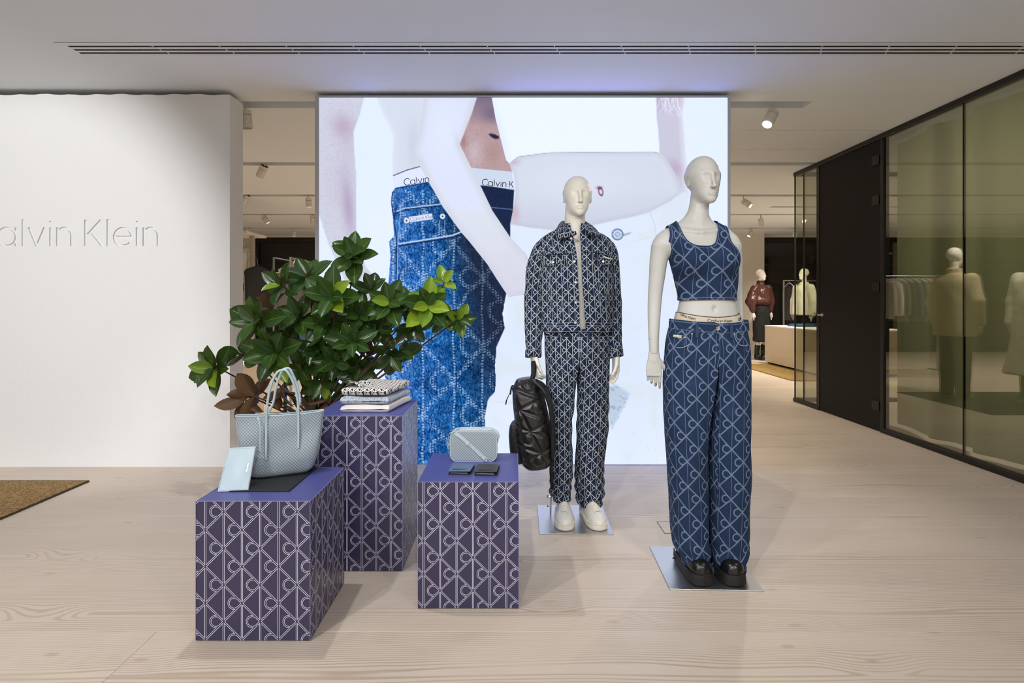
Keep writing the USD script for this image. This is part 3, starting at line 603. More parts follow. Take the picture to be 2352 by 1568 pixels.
# tote
obj_b = top('black_board', cbx(-1.045, -.822, 2.10, 2.40, .4942, .4982, .001), M_cloth_blk, 'flat black square board lying under the grey tote bag', 'board')
tt = thing('tote_bag', 'pale blue-grey woven print tote bag with two tall handles', 'bag', (-.945, 2.325, .4984), 20)
rows = []
for s in np.linspace(0, 1, 26):
    a = np.interp(s, [0, .08, .3, 1], [.108, .126, .146, .166]); b = np.interp(s, [0, .08, .25, 1], [.052, .060, .058, .020]) * (1.0 - .0 * s)
    r = sring(0, 0, .236 * s, a, b, np.interp(s, [0, 1], [.42, .36]), 72)
    r[:, 1] += .004 * np.sin(r[:, 0] * 30 + s * 5) * (1 - s) + .0035 * np.sin(r[:, 0] * 18 - s * 9)
    r[:, 2] += .006 * (r[:, 0] / .16) ** 2 * s + .012 * np.clip(np.abs(r[:, 0]) - .09, 0, 1) * 3 * (1 - s)
    rows.append(r)
me, uv = loft(rows, 'arc', cap0=True); obj('body', me, M_tote, tt, smooth=True, uv=uv)
inner = [r * np.array([.985, .93, 1]) for r in rows[::-1][:20]]; me, uv = loft(inner, 'arc', cap1=True); obj('lining', me, M_leather, tt, smooth=True)
obj('rim', sweep(np.vstack([rows[-1]]), .0028, 8, closed=True), M_leather, tt, smooth=40)
for sgn, nm in ((-1, 'front'), (1, 'back')):
    xl, xr, yb = (-.052, .068, -.046) if sgn < 0 else (-.046, .062, .046)
    yf = lambda z: sgn * (np.interp(z, [0, .06, .236], [.062, .060, .024]) + .0025)
    h_ = sgn * .026; dx = .0 if sgn < 0 else .014
    pts = [(xl, yf(.07), .07), (xl, yf(.15), .15), (xl, yf(.236), .236), (xl + .003 + dx, h_, .285), (xl + .013 + dx, h_, .345), (xl + .028 + dx, h_, .392), ((xl + xr) / 2 - .012 + dx, h_, .418), ((xl + xr) / 2 + .006 + dx, h_, .421), (xr - .030 + dx, h_, .392), (xr - .013 + dx, h_, .345), (xr - .002 + dx, h_, .285), (xr, yf(.236), .236), (xr, yf(.15), .15), (xr, yf(.105), .105)]
    obj('handle', sweep(spline(pts, 70), .004, flat=(.0068, .0022), up=None) if False else sweep(spline(pts, 80), .005, 10), M_leather, tt, smooth=50)
obj('hanging_strap', sweep(spline([(-.085, -.036, .236), (-.078, -.046, .225), (-.073, -.052, .19), (-.073, -.064, .12), (-.070, -.068, .105)], 20), .0032, 8), M_leather, tt, smooth=50)
for sx_ in (-1, 1): obj('side_piping', sweep([rows[i][np.argmax(sx_ * rows[i][:, 0])] * 1.004 for i in range(1, 26)], .0026, 6), M_leather, tt, smooth=50)
# pouch leaning on it
po = thing('flat_pouch', 'plain pale blue leather pouch leaning against the tote bag', 'pouch', (0, 0, 0))
q = np.array([(-1.085, 2.097, .4950), (-.978, 2.110, .4950), (-.992, 2.205, .634), (-1.094, 2.198, .630)])
nrm = np.cross(q[1] - q[0], q[3] - q[0]); nrm /= np.linalg.norm(nrm)
if nrm[1] > 0: nrm = -nrm
nu = 14; gr = np.array([[[*((1 - u) * ((1 - w) * q[0] + w * q[3]) + u * ((1 - w) * q[1] + w * q[2]))] for u in np.linspace(0, 1, nu)] for w in np.linspace(0, 1, nu)])
bul = np.array([[math.sin(PI * u) * math.sin(PI * w) * .007 for u in np.linspace(0, 1, nu)] for w in np.linspace(0, 1, nu)])[..., None]
fr, bk = gr + nrm * (bul + .002), gr - nrm * (bul * .3 + .002)
Vp = np.vstack([fr.reshape(-1, 3), bk.reshape(-1, 3)]); i = np.arange(nu * nu).reshape(nu, nu); a, b, c, d = i[:-1, :-1].ravel(), i[:-1, 1:].ravel(), i[1:, 1:].ravel(), i[1:, :-1].ravel()
Fp = [np.c_[a, b, c], np.c_[a, c, d], np.c_[a, c, b] + nu * nu, np.c_[a, d, c] + nu * nu]
bd = np.r_[i[0], i[1:, -1], i[-1, -2::-1], i[-2:0:-1, 0]]; b2 = np.roll(bd, -1); Fp += [np.c_[bd, bd + nu * nu, b2 + nu * nu], np.c_[bd, b2 + nu * nu, b2]]
obj('body', trimesh.Trimesh(Vp, np.vstack(Fp), process=False), M_leather, po, smooth=40)
zp = lambda u, w, o=.004: ((1 - u) * ((1 - w) * q[0] + w * q[3]) + u * ((1 - w) * q[1] + w * q[2])) + nrm * o
obj('zip', sweep([zp(1.0, w, .001) for w in np.linspace(.02, .98, 12)], .0016, 6), M_steel, po)
obj('zip_pull', cat(sweep([zp(1.03, .97, .004), zp(1.05, .90, .006), zp(1.045, .72, .007)], [.002, .003, .002], 8), sph(zp(1.03, .98, .004), .004)), M_chrome, po, smooth=40)
obj('stitching', sweep([zp(u, w, .0034 + .007 * math.sin(PI * u) * math.sin(PI * w)) for u, w in [(.03, .03), (.97, .03), (.97, .97), (.03, .97), (.03, .03)]], .0005, 4), M_leatherd, po)
s, w_ = lettering('Calvin Klein', .0045, .14); tm = ext(s, .0003); ux = (q[1] - q[0]) / np.linalg.norm(q[1] - q[0]); uy = np.cross(nrm, ux)
Rm = np.eye(4); Rm[:3, 0] = uy; Rm[:3, 1] = -ux; Rm[:3, 2] = nrm; Rm[:3, 3] = zp(.86, .42, .0062); tm.apply_transform(Rm); obj('foil_word', tm, M_chrome, po)
# crossbody bag
cb = thing('crossbody_bag', 'small rounded woven print crossbody bag with a pale strap across its front', 'bag', (-.169, 2.52, .4952))
sh = sbox(-.103 + .03, .03, .103 - .03, .134 - .03).buffer(.03, quad_segs=8)
ring = np.array(sh.exterior.coords)[:-1]; ring = ring[::-1] if Polygon(ring).exterior.is_ccw is False else ring
def slab(sc, y): 
    c = np.array([0, .067]); p = (ring - c) * sc + c; return np.c_[p[:, 0], np.full(len(p), y), p[:, 1]]
ysec = [(-.0301, .0), (-.030, .90), (-.0297, .955), (-.027, .985), (-.022, 1.0), (.022, 1.0), (.027, .985), (.030, .95), (.030, 0.)]
me, uv = loft([slab(sc, y) for y, sc in ysec], lambda A: A[..., [0, 2]]); me.invert(); obj('body', me, M_bag, cb, smooth=True, uv=uv)
for y in (-.0275, .0275): obj('piping', sweep(slab(.988, y), .0022, 6, closed=True), M_leatherd, cb, smooth=50)
obj('zip_band', sweep([(x, 0, .1345) for x in np.linspace(-.08, .08, 9)], .003, flat=(.009, .001), up=(0, 1, 0)), M_leatherd, cb)
obj('strap', sweep(spline([(.096, .0, .085), (.108, -.004, .100), (.104, -.006, .118), (.07, -.004, .1375), (.0, -.002, .139), (-.06, -.006, .1385), (-.082, -.030, .128), (-.055, -.0335, .108), (.0, -.0335, .06), (.045, -.0345, .018), (.060, -.037, .006)], 90), .004, flat=(.0075, .0014), up=(.35, -.0, .94)), M_leatherd, cb, smooth=40)
obj('strap', sweep(spline([(-.082, -.030, .130), (-.105, -.018, .120), (-.112, -.004, .100), (-.108, .0, .082)], 24), .004, flat=(.0065, .0014), up=(0, 1, 0)), M_leatherd, cb, smooth=40)
obj('keeper', R(bx(-.010, .010, -.037, -.0335, -.004, .004), -40, [0, 1, 0]).apply_translation([-.012, 0, .070]) if False else T(R(bx(-.003, .003, -.0380, -.0350, -.009, .009), 48, [0, 1, 0]), -.022, 0, .079), M_leatherd, cb)
for k in range(4): obj('strap_hole', cyl(.0014, [.0 + .017 * k - .01, -.0352, .068 - .0145 * k], [.0 + .017 * k - .01, -.0356, .068 - .0145 * k], 8), M_black, cb)
obj('stud', sph((.034, -.0365, .027), .0024), M_chrome, cb, smooth=True)
obj('buckle', sweep([(.052, -.040, .016), (.066, -.040, .010), (.062, -.041, .000), (.048, -.041, .006)], .0016, 6, closed=True), M_chrome, cb, smooth=40)
for sx_ in (-1, 1): obj('ring', sweep([(sx_ * .1065, .006 * math.cos(t), .084 + .007 * math.sin(t)) for t in np.linspace(0, 2 * PI, 14, endpoint=False)], .0013, 6, closed=True), M_chrome, cb, smooth=40)
obj('zip_pull', sweep([(-.108, -.004, .078), (-.114, -.006, .062), (-.112, -.006, .046)], [.0012, .003, .002], 8), M_leatherd, cb, smooth=40)
# wallets
def wallet(label, x0, x1, y0, y1, col, dark, rz):
    w = thing('wallet', label, 'wallet', ((x0 + x1) / 2, (y0 + y1) / 2, .4952), rz, 'bifold wallets on the low plinth')
    a, b = (x1 - x0) / 2, (y1 - y0) / 2; mt = weave_mat('wallet_' + ('blue' if col[2] > .1 else 'black'), col, dark, .0095, .9, .35); md = plain('wallet_inner_' + ('blue' if col[2] > .1 else 'black'), lin(24, 26, 30), .5)
    def leaf(nm, z0, z1, lift, m):
        me = rbx(-a, a, -b, b, z0, z1, .0016, 8); v = me.vertices; me.vertices = np.c_[v[:, 0], v[:, 1], v[:, 2] + lift * (b - v[:, 1]) / (2 * b) * (1 + .25 * v[:, 0] / a)]
        obj(nm, me, m, w, smooth=40, uv=None if m is md else np.asarray(me.vertices)[:, :2]) if False else obj(nm, me, m, w, smooth=True if m is not md else 40, uv=np.asarray(me.vertices)[:, :2] if m is not md else None)
    leaf('lower_leaf', 0, .0045, 0, md); leaf('upper_leaf', .0085, .013, .004, mt)
    obj('spine', sweep([(-a + .004, y, .0068) for y in np.linspace(-b + .003, b - .003, 6)] if False else [(x, b - .003, .0068) for x in np.linspace(-a + .003, a - .003, 8)], .0062, 12), mt if False else md, w, smooth=40)
    obj('card', bx(-a + .008, a - .012, -b + .006, b - .01, .0050, .0062), plain('card_paper_' + str(col[2])[2:5], lin(168, 170, 176), .6), w)
    tab = T(R(bx(-.03, .03, -.005, .005, 0, .0012), 0, [0, 0, 1]), 0, -b + .022, .0158); obj('name_tab', tab, md, w)
    return w
wallet('blue patterned bifold wallet in front of the crossbody bag', -.254, -.163, 2.30, 2.42, lin(92, 122, 158), lin(24, 38, 66), -5)
wallet('black patterned bifold wallet in front of the crossbody bag', -.149, -.056, 2.29, 2.41, lin(44, 42, 42), lin(14, 14, 14), -4)
# folded garments
def knit(name, base, ink, col, width=.11, rough=.85, slub=0.0):
    g = G(); v, u, w = g.uv(); dv, dd = monogram(u / col, w / col); line = g.smooth(mn(dv, dd), width * .7, width * 1.25, 1.0, 0.0)
    n = g.noise(v, 900., 2.0); c = g.mix(base, ink, line); c = g.mix(c, (0, 0, 0), n * .18)
    return g.pbr(name, base_color=c, roughness=rough, normal=g.bump(n + line * .6, .25, .0006), sheen_weight=.2)
def folded(name, label, z0, h, w, mat, seed, sl=0.0, dx=0.0, edges=None):
    t = thing(name, label, 'folded garment', (-.672 + dx, 2.592, z0), 0)
    rs = random.Random(seed); n = 40; rows = []
    for y in np.linspace(0, 1, 40):
        yy = .29 * y; wy = w / 2 * (1 - .10 * y * (1 - y)) * (1.0 + .0 * y)
        top_ = h * (1.0 + .05 * math.sin(y * 5 + seed)); e = .42
        tt_ = -PI / 2 + np.linspace(0, 2 * PI, 60, endpoint=False); c, s = np.cos(tt_), np.sin(tt_)
        k = min(1.0, math.sqrt(max(0.0, 1 - (1 - min(1, y / .06)) ** 2)) * .97 + .03)
        x = wy * np.sign(c) * np.abs(c) ** .16 - .004 * np.abs(s); z = h / 2 + top_ / 2 * np.sign(s) * np.abs(s) ** e * k
        z = z + np.where(z > h * .5, .0025 * np.sin(x * 34 + seed * 2 + y * 4) + .002 * np.sin(x * 75 + y * 9), 0) - np.where(z > h * .5, sl * (x / w), 0)
        rows.append(np.c_[x + .05 * y, np.full(60, yy), np.maximum(z, .0004)])
    def uvf(A): return np.stack([A[..., 0], A[..., 1] + A[..., 2] * 1.0], -1)
    me, uv = loft(rows, uvf, True, True); me.invert(); obj('folded_body', me, mat, t, smooth=True, uv=uv)
    if edges:
        for zz in edges: obj('fold_edge', sweep([(x, -.0012, zz + .002 * math.sin(x * 30)) for x in np.linspace(-w / 2 + .01, w / 2 - .01, 16)], .0016, 6), mat if False else M_white, t)
    return t, rows
M_wknit = plain('white_jersey', lin(232, 228, 220), .9, bump=(700., .15, .0005))
folded('folded_sweatshirt', 'plain white folded sweatshirt at the bottom of the pile', .6892, .033, .222, M_wknit, 1)
folded('folded_shirt', 'pale blue patterned folded shirt in the middle of the pile', .7265, .031, .222, knit('blue_jacquard', lin(150, 172, 202), lin(206, 206, 206), .0167), 2, .006, -.002)
M_bw = knit('black_white_knit', lin(16, 16, 18), lin(226, 222, 214), .0167, .12)
t3, r3 = folded('folded_cardigan', 'black and white patterned folded knit on top of the pile', .7660, .033, .214, M_bw, 3, .004, -.001)
lap = []
for s in np.linspace(0, 1, 12):
    lap.append([( -.105 + .085 * u + .035 * s, .03 + .10 * s, .034 + .022 * math.sin(PI * min(1, u * 1.1)) * (1 - .3 * s) + .004 * math.sin(s * 9)) for u in np.linspace(0, 1, 12)])
me, uv = loft(lap, lambda A: A[..., [0, 1]], closed=False); obj('turned_sleeve', me, M_bw, t3, smooth=True, uv=uv)
# rugs
def rug_mat(name, a, b, sc):
    g = G(); v = g.pos(); n = g.noise(v, 30., 3.0); w = g.node('wave_texture', 'fac', vector=v, scale=sc, distortion=2.5, detail=2.0, detail_scale=3.0)
    k = g.node('voronoi_texture', 'distance', vector=g.scale(v, 130., 90., 1.), scale=1.0)
    c = g.mix(a, b, g.smooth(k * .8 + n * .5, .25, .9)); return g.pbr(name, base_color=c, roughness=.9, normal=g.bump(k + w * .3, .6, .004))
M_sisal = rug_mat('woven_sisal', lin(182, 150, 96), lin(112, 84, 44), 30.)
rg = thing('sisal_rug', 'brown woven sisal rug at the left edge of the floor', 'rug', (0, 0, 0))
obj('weave', cbx(-4.6, -2.803, 1.4, 3.757, .0005, .012, .003), M_sisal, rg)
obj('edge_binding', cat(sweep([(-2.800, 1.4, .006), (-2.800, 3.76, .006), (-4.6, 3.76, .006)], .0065, 8)), plain('rug_binding', lin(70, 52, 30), .9), rg, smooth=40)
# ------------------------------------------------------------------ magnolia plant behind the plinths
def leaf_mat(name, topc, youngc, under):
    g = G(); v, u, w = g.uv(); r = g.rnd(); back = g.node('geometry', 'backfacing')
    rib = g.smooth(abs(u), .0, .06, 1.0, 0.0); side = g.math('sine', (w * 34.0 + abs(u) * 14.0)); side = g.smooth(side, .80, 1.0)
    c = g.mix(topc, youngc, r * .55); c = g.mix(c, lin(150, 170, 90), rib * .45); c = g.mix(c, lin(90, 120, 50), side * .12); c = g.mix(c, under, back)
    ro = back * .35 + .22
    p = g.node('principled_bsdf', 'BSDF', base_color=c, roughness=ro, specular_ior_level=.5, normal=g.bump(rib + side * .4, .25, .0012))
    t = g.node('translucent_bsdf', 'BSDF', color=g.mix(lin(90, 120, 20), under, back))
    return g.done(name, g.node('mix_closure', 'closure', closure1=p, closure2=t, fac=.14))
M_leaf = leaf_mat('magnolia_leaf', lin(34, 62, 26), lin(62, 92, 34), lin(98, 70, 42))
M_leafy = leaf_mat('magnolia_leaf_young', lin(104, 136, 36), lin(146, 170, 44), lin(130, 140, 60))
M_bark = plain('magnolia_bark', lin(62, 46, 34), .85, bump=(60., .5, .003))
pl = thing('potted_magnolia', 'large leafy magnolia in a dark pot behind the plinths', 'plant', (0, 0, 0))
PD = 3.30
lr = random.Random(11); leaf_n = [0]
def leaf(base, direc, upv, L, W, young, curl):
    d = np.array(direc, float); d /= np.linalg.norm(d); s = np.cross(d, upv); s /= max(np.linalg.norm(s), 1e-6); n = np.cross(s, d)
    nl, nw = 9, 5; V = []; U = []
    for i in range(nl):
        t = i / (nl - 1); wd = W * (math.sin(PI * min(1, t ** 1.05)) ** .72 if 0 < t < 1 else 0) * (1.0 if t < .85 else (1 - (t - .85) * 1.5)); wd = max(wd, .0012)
        for j in range(nw):
            u = (j / (nw - 1) - .5) * 2; p = np.array(base) + d * L * t + s * wd * .5 * u + n * (-curl * L * t * t + .22 * wd * abs(u) ** 1.4 + .012 * L * math.sin(t * 9 + young) * abs(u))
            V.append(p); U.append((u, t))
    Fc = []
    for i in range(nl - 1):
        for j in range(nw - 1):
            a = i * nw + j; Fc += [[a, a + 1, a + nw + 1], [a, a + nw + 1, a + nw]]
    obj('leaf', trimesh.Trimesh(np.array(V), np.array(Fc), process=False), M_leafy if young else M_leaf, pl, smooth=True, uv=np.array(U))
    leaf_n[0] += 1
def whorl(c, axis, n, L, young=0.0, spread=.9, skip=0.0):
    ax = np.array(axis, float); ax = ax + (np.array([0, -.35, -.12]) if ax[1] < -.3 else 0); ax /= np.linalg.norm(ax); h = np.array([0, 0, 1.0]) if abs(ax[2]) < .9 else np.array([1.0, 0, 0]); u = np.cross(ax, h); u /= np.linalg.norm(u); w = np.cross(ax, u)
    a0 = lr.uniform(0, 6.28)
    for i in range(n):
        a = a0 + i * 2.4; k = i / max(1, n - 1); tilt = spread * (.55 + .60 * k) + lr.uniform(-.12, .12)
        d = ax * math.cos(tilt * 1.35) + (u * math.cos(a) + w * math.sin(a)) * math.sin(tilt * 1.35) + np.array([0, 0, -.10 * k])
        l = L * (.80 + .38 * k) * lr.uniform(.88, 1.12); b = np.array(c) - ax * .045 * k
        leaf(b, d, ax, l, l * lr.uniform(.48, .58), 1 if lr.random() < young else 0, lr.uniform(-.02, .16))
def pp(cx, cy, dD=0.0): return at(400 + cx * .3189, 500 + cy * .3189, PD + dD)
# crop position of each leaf cluster: (x, y, depth offset, way it faces, leaves, length in metres, share of young leaves)
CL = [(1290, 265, .0, (.05, -.75, .65), 11, .150, .06), (770, 480, .05, (-.45, -.5, .5), 8, .150, .12), (1135, 565, -.12, (0, -.9, .42), 10, .165, .12), (1550, 610, -.08, (.15, -.85, .5), 10, .140, .12), (1830, 630, -.12, (.25, -.85, .45), 10, .145, .45), (1945, 462, -.05, (.25, -.7, .6), 5, .105, .9), (2055, 735, -.05, (.55, -.75, .3), 7, .105, .85), (1650, 640, 0, (.2, -.6, .5), 6, .14, .4),
      (585, 745, -.05, (-.3, -.85, .42), 10, .165, .12), (285, 1080, -.02, (-.35, -.85, .25), 11, .160, .12), (715, 970, -.14, (-.05, -.95, .3), 10, .165, .22), (1280, 890, -.1, (.1, -.9, .3), 9, .130, .22), (480, 985, .06, (-.6, -.5, .3), 6, .14, .0), (1560, 990, .0, (.4, -.6, -.45), 8, .130, .0), (560, 1270, .0, (-.55, .5, .15), 7, .150, .0), (500, 1330, .0, (-.35, .3, -.6), 4, .13, 0),
      (960, 430, .06, (-.1, -.5, .8), 8, .160, .08), (900, 700, .05, (-.2, -.7, .5), 9, .150, .05), (1080, 760, .02, (0, -.8, .4), 9, .150, .05), (1330, 700, .04, (.2, -.7, .4), 9, .145, .05), (1470, 800, .06, (.3, -.7, .3), 8, .14, 0), (820, 850, .08, (-.1, -.6, .5), 8, .14, 0), (1010, 950, .05, (0, -.7, .2), 9, .14, 0), (1160, 1030, .0, (.1, -.8, .1), 8, .14, .0), (1330, 1080, .05, (.2, -.6, -.1), 9, .14, 0), (900, 1080, .02, (-.1, -.7, .0), 6, .14, .12), (1060, 1190, .0, (.0, -.6, -.3), 7, .14, .05), (1250, 1250, .08, (.2, -.4, -.3), 6, .13, 0), (1700, 780, .0, (.3, -.6, -.2), 7, .13, .15), (1640, 960, .05, (.5, -.4, .0), 4, .12, 0), (760, 1260, .05, (-.2, -.2, -.7), 6, .14, 0), (1090, 1340, .02, (.0, -.3, -.8), 6, .13, .1), (950, 1300, .1, (0, -.2, -.8), 5, .13, 0), (1950, 720, .0, (.4, -.6, -.3), 6, .12, .3), (1180, 640, .15, (0, .2, .9), 8, .15, 0), (1420, 520, .1, (.1, -.4, .8), 6, .14, 0), (1000, 600, .2, (0, .5, .6), 7, .15, 0), (700, 640, .15, (-.3, .2, .7), 6, .14, 0), (1400, 980, .15, (.2, .2, .5), 7, .14, 0)]
crown = at(722, 950, PD + .02); foot = np.array([crown[0] + .02, PD + .05, .5])
for (cx, cy, dz, axx, n, L, yg) in CL:
    c = pp(cx, cy, dz); whorl(c, axx, n, L, yg)
    m = crown * .55 + c * .45 + np.array([0, .05, -.06 + .05 * lr.random()])
    pts = spline([crown + np.array([lr.uniform(-.02, .02), 0, -.05]), m, c - np.array(axx) / np.linalg.norm(axx) * .05, c], 16)
    obj('branch', sweep(pts, np.linspace(.0085, .003, 16), 7), M_bark, pl, smooth=50)
for k in range(3):
    obj('stem', sweep(spline([(foot[0] + .03 * (k - 1), foot[1] + .02 * k, .42), (foot[0] + .01 * (k - 1), foot[1], .52), tuple(crown + np.array([.02 * (k - 1), 0, -.03]))], 14), np.linspace(.014, .009, 14), 8), M_bark, pl, smooth=50)
pot = lathe([(0, 0), (.115, 0), (.125, .01), (.165, .44), (.172, .455), (.172, .47), (.160, .47), (.156, .44), (0, .43)], 40); T(pot, foot[0], foot[1], .0)
obj('pot', pot, plain('dark_pot', lin(34, 34, 38), .6), pl, smooth=30)
obj('soil', T(lathe([(0, .0), (.155, .0), (.155, .012), (0, .02)], 24), foot[0], foot[1], .432), plain('potting_soil', lin(40, 30, 24), .95, bump=(40., .8, .01)), pl, smooth=30)
# ------------------------------------------------------------------ solid figures from distance fields
class Field:
    def __init__(s, xs, ys, zs):
        s.x, s.y, s.z = (np.asarray(a, float) for a in (xs, ys, zs)); s.v = np.full((len(s.x), len(s.y), len(s.z)), .2, np.float32)
    def sub(s, lo, hi):
        i = [slice(max(0, np.searchsorted(a, l) - 1), np.searchsorted(a, h) + 1) for a, l, h in zip((s.x, s.y, s.z), lo, hi)]
        return tuple(i), s.x[i[0]][:, None, None], s.y[i[1]][None, :, None], s.z[i[2]][None, None, :]
    def put(s, i, d, k, mode='add'):
        a = s.v[i]
        if mode == 'cut': a, d = -a, d
        if k > 0:
            h = np.clip(.5 + .5 * (d - a) / k, 0, 1); r = d * (1 - h) + a * h - k * h * (1 - h)
        else: r = np.minimum(a, d)
        s.v[i] = -r if mode == 'cut' else r
    def cone(s, a, b, ra, rb, k=.02, mode='add', sq=(1, 1, 1)):
        a, b = np.array(a, float), np.array(b, float); pad = max(ra, rb) * max(1 / min(sq), 1) + k + .02; i, X, Y, Z = s.sub(np.minimum(a, b) - pad, np.maximum(a, b) + pad)
        ba = b - a; t = ((X - a[0]) * ba[0] + (Y - a[1]) * ba[1] + (Z - a[2]) * ba[2]) / max(ba @ ba, 1e-12); t = np.clip(t, 0, 1)
        d = np.sqrt(((X - a[0] - t * ba[0]) * sq[0]) ** 2 + ((Y - a[1] - t * ba[1]) * sq[1]) ** 2 + ((Z - a[2] - t * ba[2]) * sq[2]) ** 2) - (ra + (rb - ra) * t)
        s.put(i, d, k, mode)
    def ell(s, c, r, k=.02, mode='add', rot=None):
        c, r = np.array(c, float), np.array(r, float); pad = r.max() + k + .02; i, X, Y, Z = s.sub(c - pad, c + pad); X, Y, Z = X - c[0], Y - c[1], Z - c[2]
        if rot is not None: X, Y, Z = (rot[0, q] * X + rot[1, q] * Y + rot[2, q] * Z for q in range(3))
        k0 = np.sqrt((X / r[0]) ** 2 + (Y / r[1]) ** 2 + (Z / r[2]) ** 2); k1 = np.sqrt((X / r[0] ** 2) ** 2 + (Y / r[1] ** 2) ** 2 + (Z / r[2] ** 2) ** 2)
        s.put(i, k0 * (k0 - 1) / np.maximum(k1, 1e-6), k, mode)
    def loft(s, rows, k=.02, n=2.0, mode='add', org=(0, 0, 0), rot=None, grow=0.0):
        """rows: (z, cx, cy, half width, half depth) from low to high"""
        q = np.array(rows, float); f = [PchipInterpolator(q[:, 0], q[:, j]) for j in range(1, 5)]; z0, z1 = q[0, 0], q[-1, 0]
        rr = max(np.abs(q[:, 1]).max() + q[:, 3].max(), np.abs(q[:, 2]).max() + q[:, 4].max(), max(abs(z0), abs(z1)) if rot is not None else 0) + k + .02
        o = np.array(org, float); i, X, Y, Z = s.sub(o + np.array([-rr, -rr, z0 - .03 - k if rot is None else -rr]), o + np.array([rr, rr, z1 + .03 + k if rot is None else rr])); X, Y, Z = X - o[0], Y - o[1], Z - o[2]
        if rot is not None: X, Y, Z = (rot[0, j] * X + rot[1, j] * Y + rot[2, j] * Z for j in range(3))
        zc = np.clip(Z, z0, z1); cx, cy, a, b = (g_(zc) for g_ in f); a = np.maximum(a + grow, .003); b = np.maximum(b + grow, .003); U, W = np.abs(X - cx) / a, np.abs(Y - cy) / b
        d = ((U ** n + W ** n) ** (1 / n) - 1) * np.minimum(a, b); dz = np.abs(Z - zc); d = np.where(dz > 0, np.sqrt(np.maximum(d, 0) ** 2 + dz ** 2), d)
        s.put(i, d, k, mode)
    def mesh(s):
        """surface nets"""
        v = s.v; nx, ny, nz = v.shape; neg = v < 0
        c = np.zeros((nx - 1, ny - 1, nz - 1), np.int8)
        for dx in (0, 1):
            for dy in (0, 1):
                for dz in (0, 1): c += neg[dx:nx - 1 + dx, dy:ny - 1 + dy, dz:nz - 1 + dz]
        cell = (c > 0) & (c < 8); I = np.argwhere(cell); num = np.full(c.shape, -1, np.int64); num[cell] = np.arange(len(I))
        S = np.zeros((len(I), 3)); W = np.zeros(len(I)); G3 = (s.x, s.y, s.z)
        for ax in range(3):
            o1, o2 = [j for j in range(3) if j != ax]
            for p in (0, 1):
                for q in (0, 1):
                    A = I.copy(); A[:, o1] += p; A[:, o2] += q; B = A.copy(); B[:, ax] += 1
                    va, vb = v[tuple(A.T)], v[tuple(B.T)]; m = (va < 0) != (vb < 0); t = va[m] / (va[m] - vb[m])
                    P = np.stack([G3[j][A[m, j]] for j in range(3)], 1); P[:, ax] += t * (G3[ax][B[m, ax]] - G3[ax][A[m, ax]])
                    S[m] += P; W[m] += 1
        V = S / np.maximum(W, 1)[:, None]; Fc = []
        for ax in range(3):
            o1, o2 = [(1, 2), (2, 0), (0, 1)][ax]
            sl = [slice(1, -1)] * 3; sl[ax] = slice(0, None)
            a = neg[tuple(slice(0, -1) if j == ax else slice(None) for j in range(3))]; b = neg[tuple(slice(1, None) if j == ax else slice(None) for j in range(3))]
            E_ = np.argwhere(a != b); E_ = E_[(E_[:, o1] > 0) & (E_[:, o2] > 0) & (E_[:, o1] < v.shape[o1] - 1) & (E_[:, o2] < v.shape[o2] - 1)]
            fl = a[tuple(E_.T)]
            def at_(d1, d2): Q = E_.copy(); Q[:, o1] -= d1; Q[:, o2] -= d2; return num[tuple(Q.T)]
            q = np.stack([at_(1, 1), at_(0, 1), at_(0, 0), at_(1, 0)], 1); q[~fl] = q[~fl][:, ::-1]
            Fc += [q[:, [0, 1, 2]], q[:, [0, 2, 3]]]
        Fc = np.vstack(Fc); Fc = Fc[(Fc >= 0).all(1)]
        return trimesh.Trimesh(V, Fc, process=False)
def rot_z(d): a = math.radians(d); return np.array([[math.cos(a), -math.sin(a), 0], [math.sin(a), math.cos(a), 0], [0, 0, 1.0]])
def rot_x(d): a = math.radians(d); return np.array([[1.0, 0, 0], [0, math.cos(a), -math.sin(a)], [0, math.sin(a), math.cos(a)]])
def axis_grid(spans):
    """spans: (from, to, step)..."""
    return np.unique(np.round(np.concatenate([np.arange(a, b, h) for a, b, h in spans]), 5))
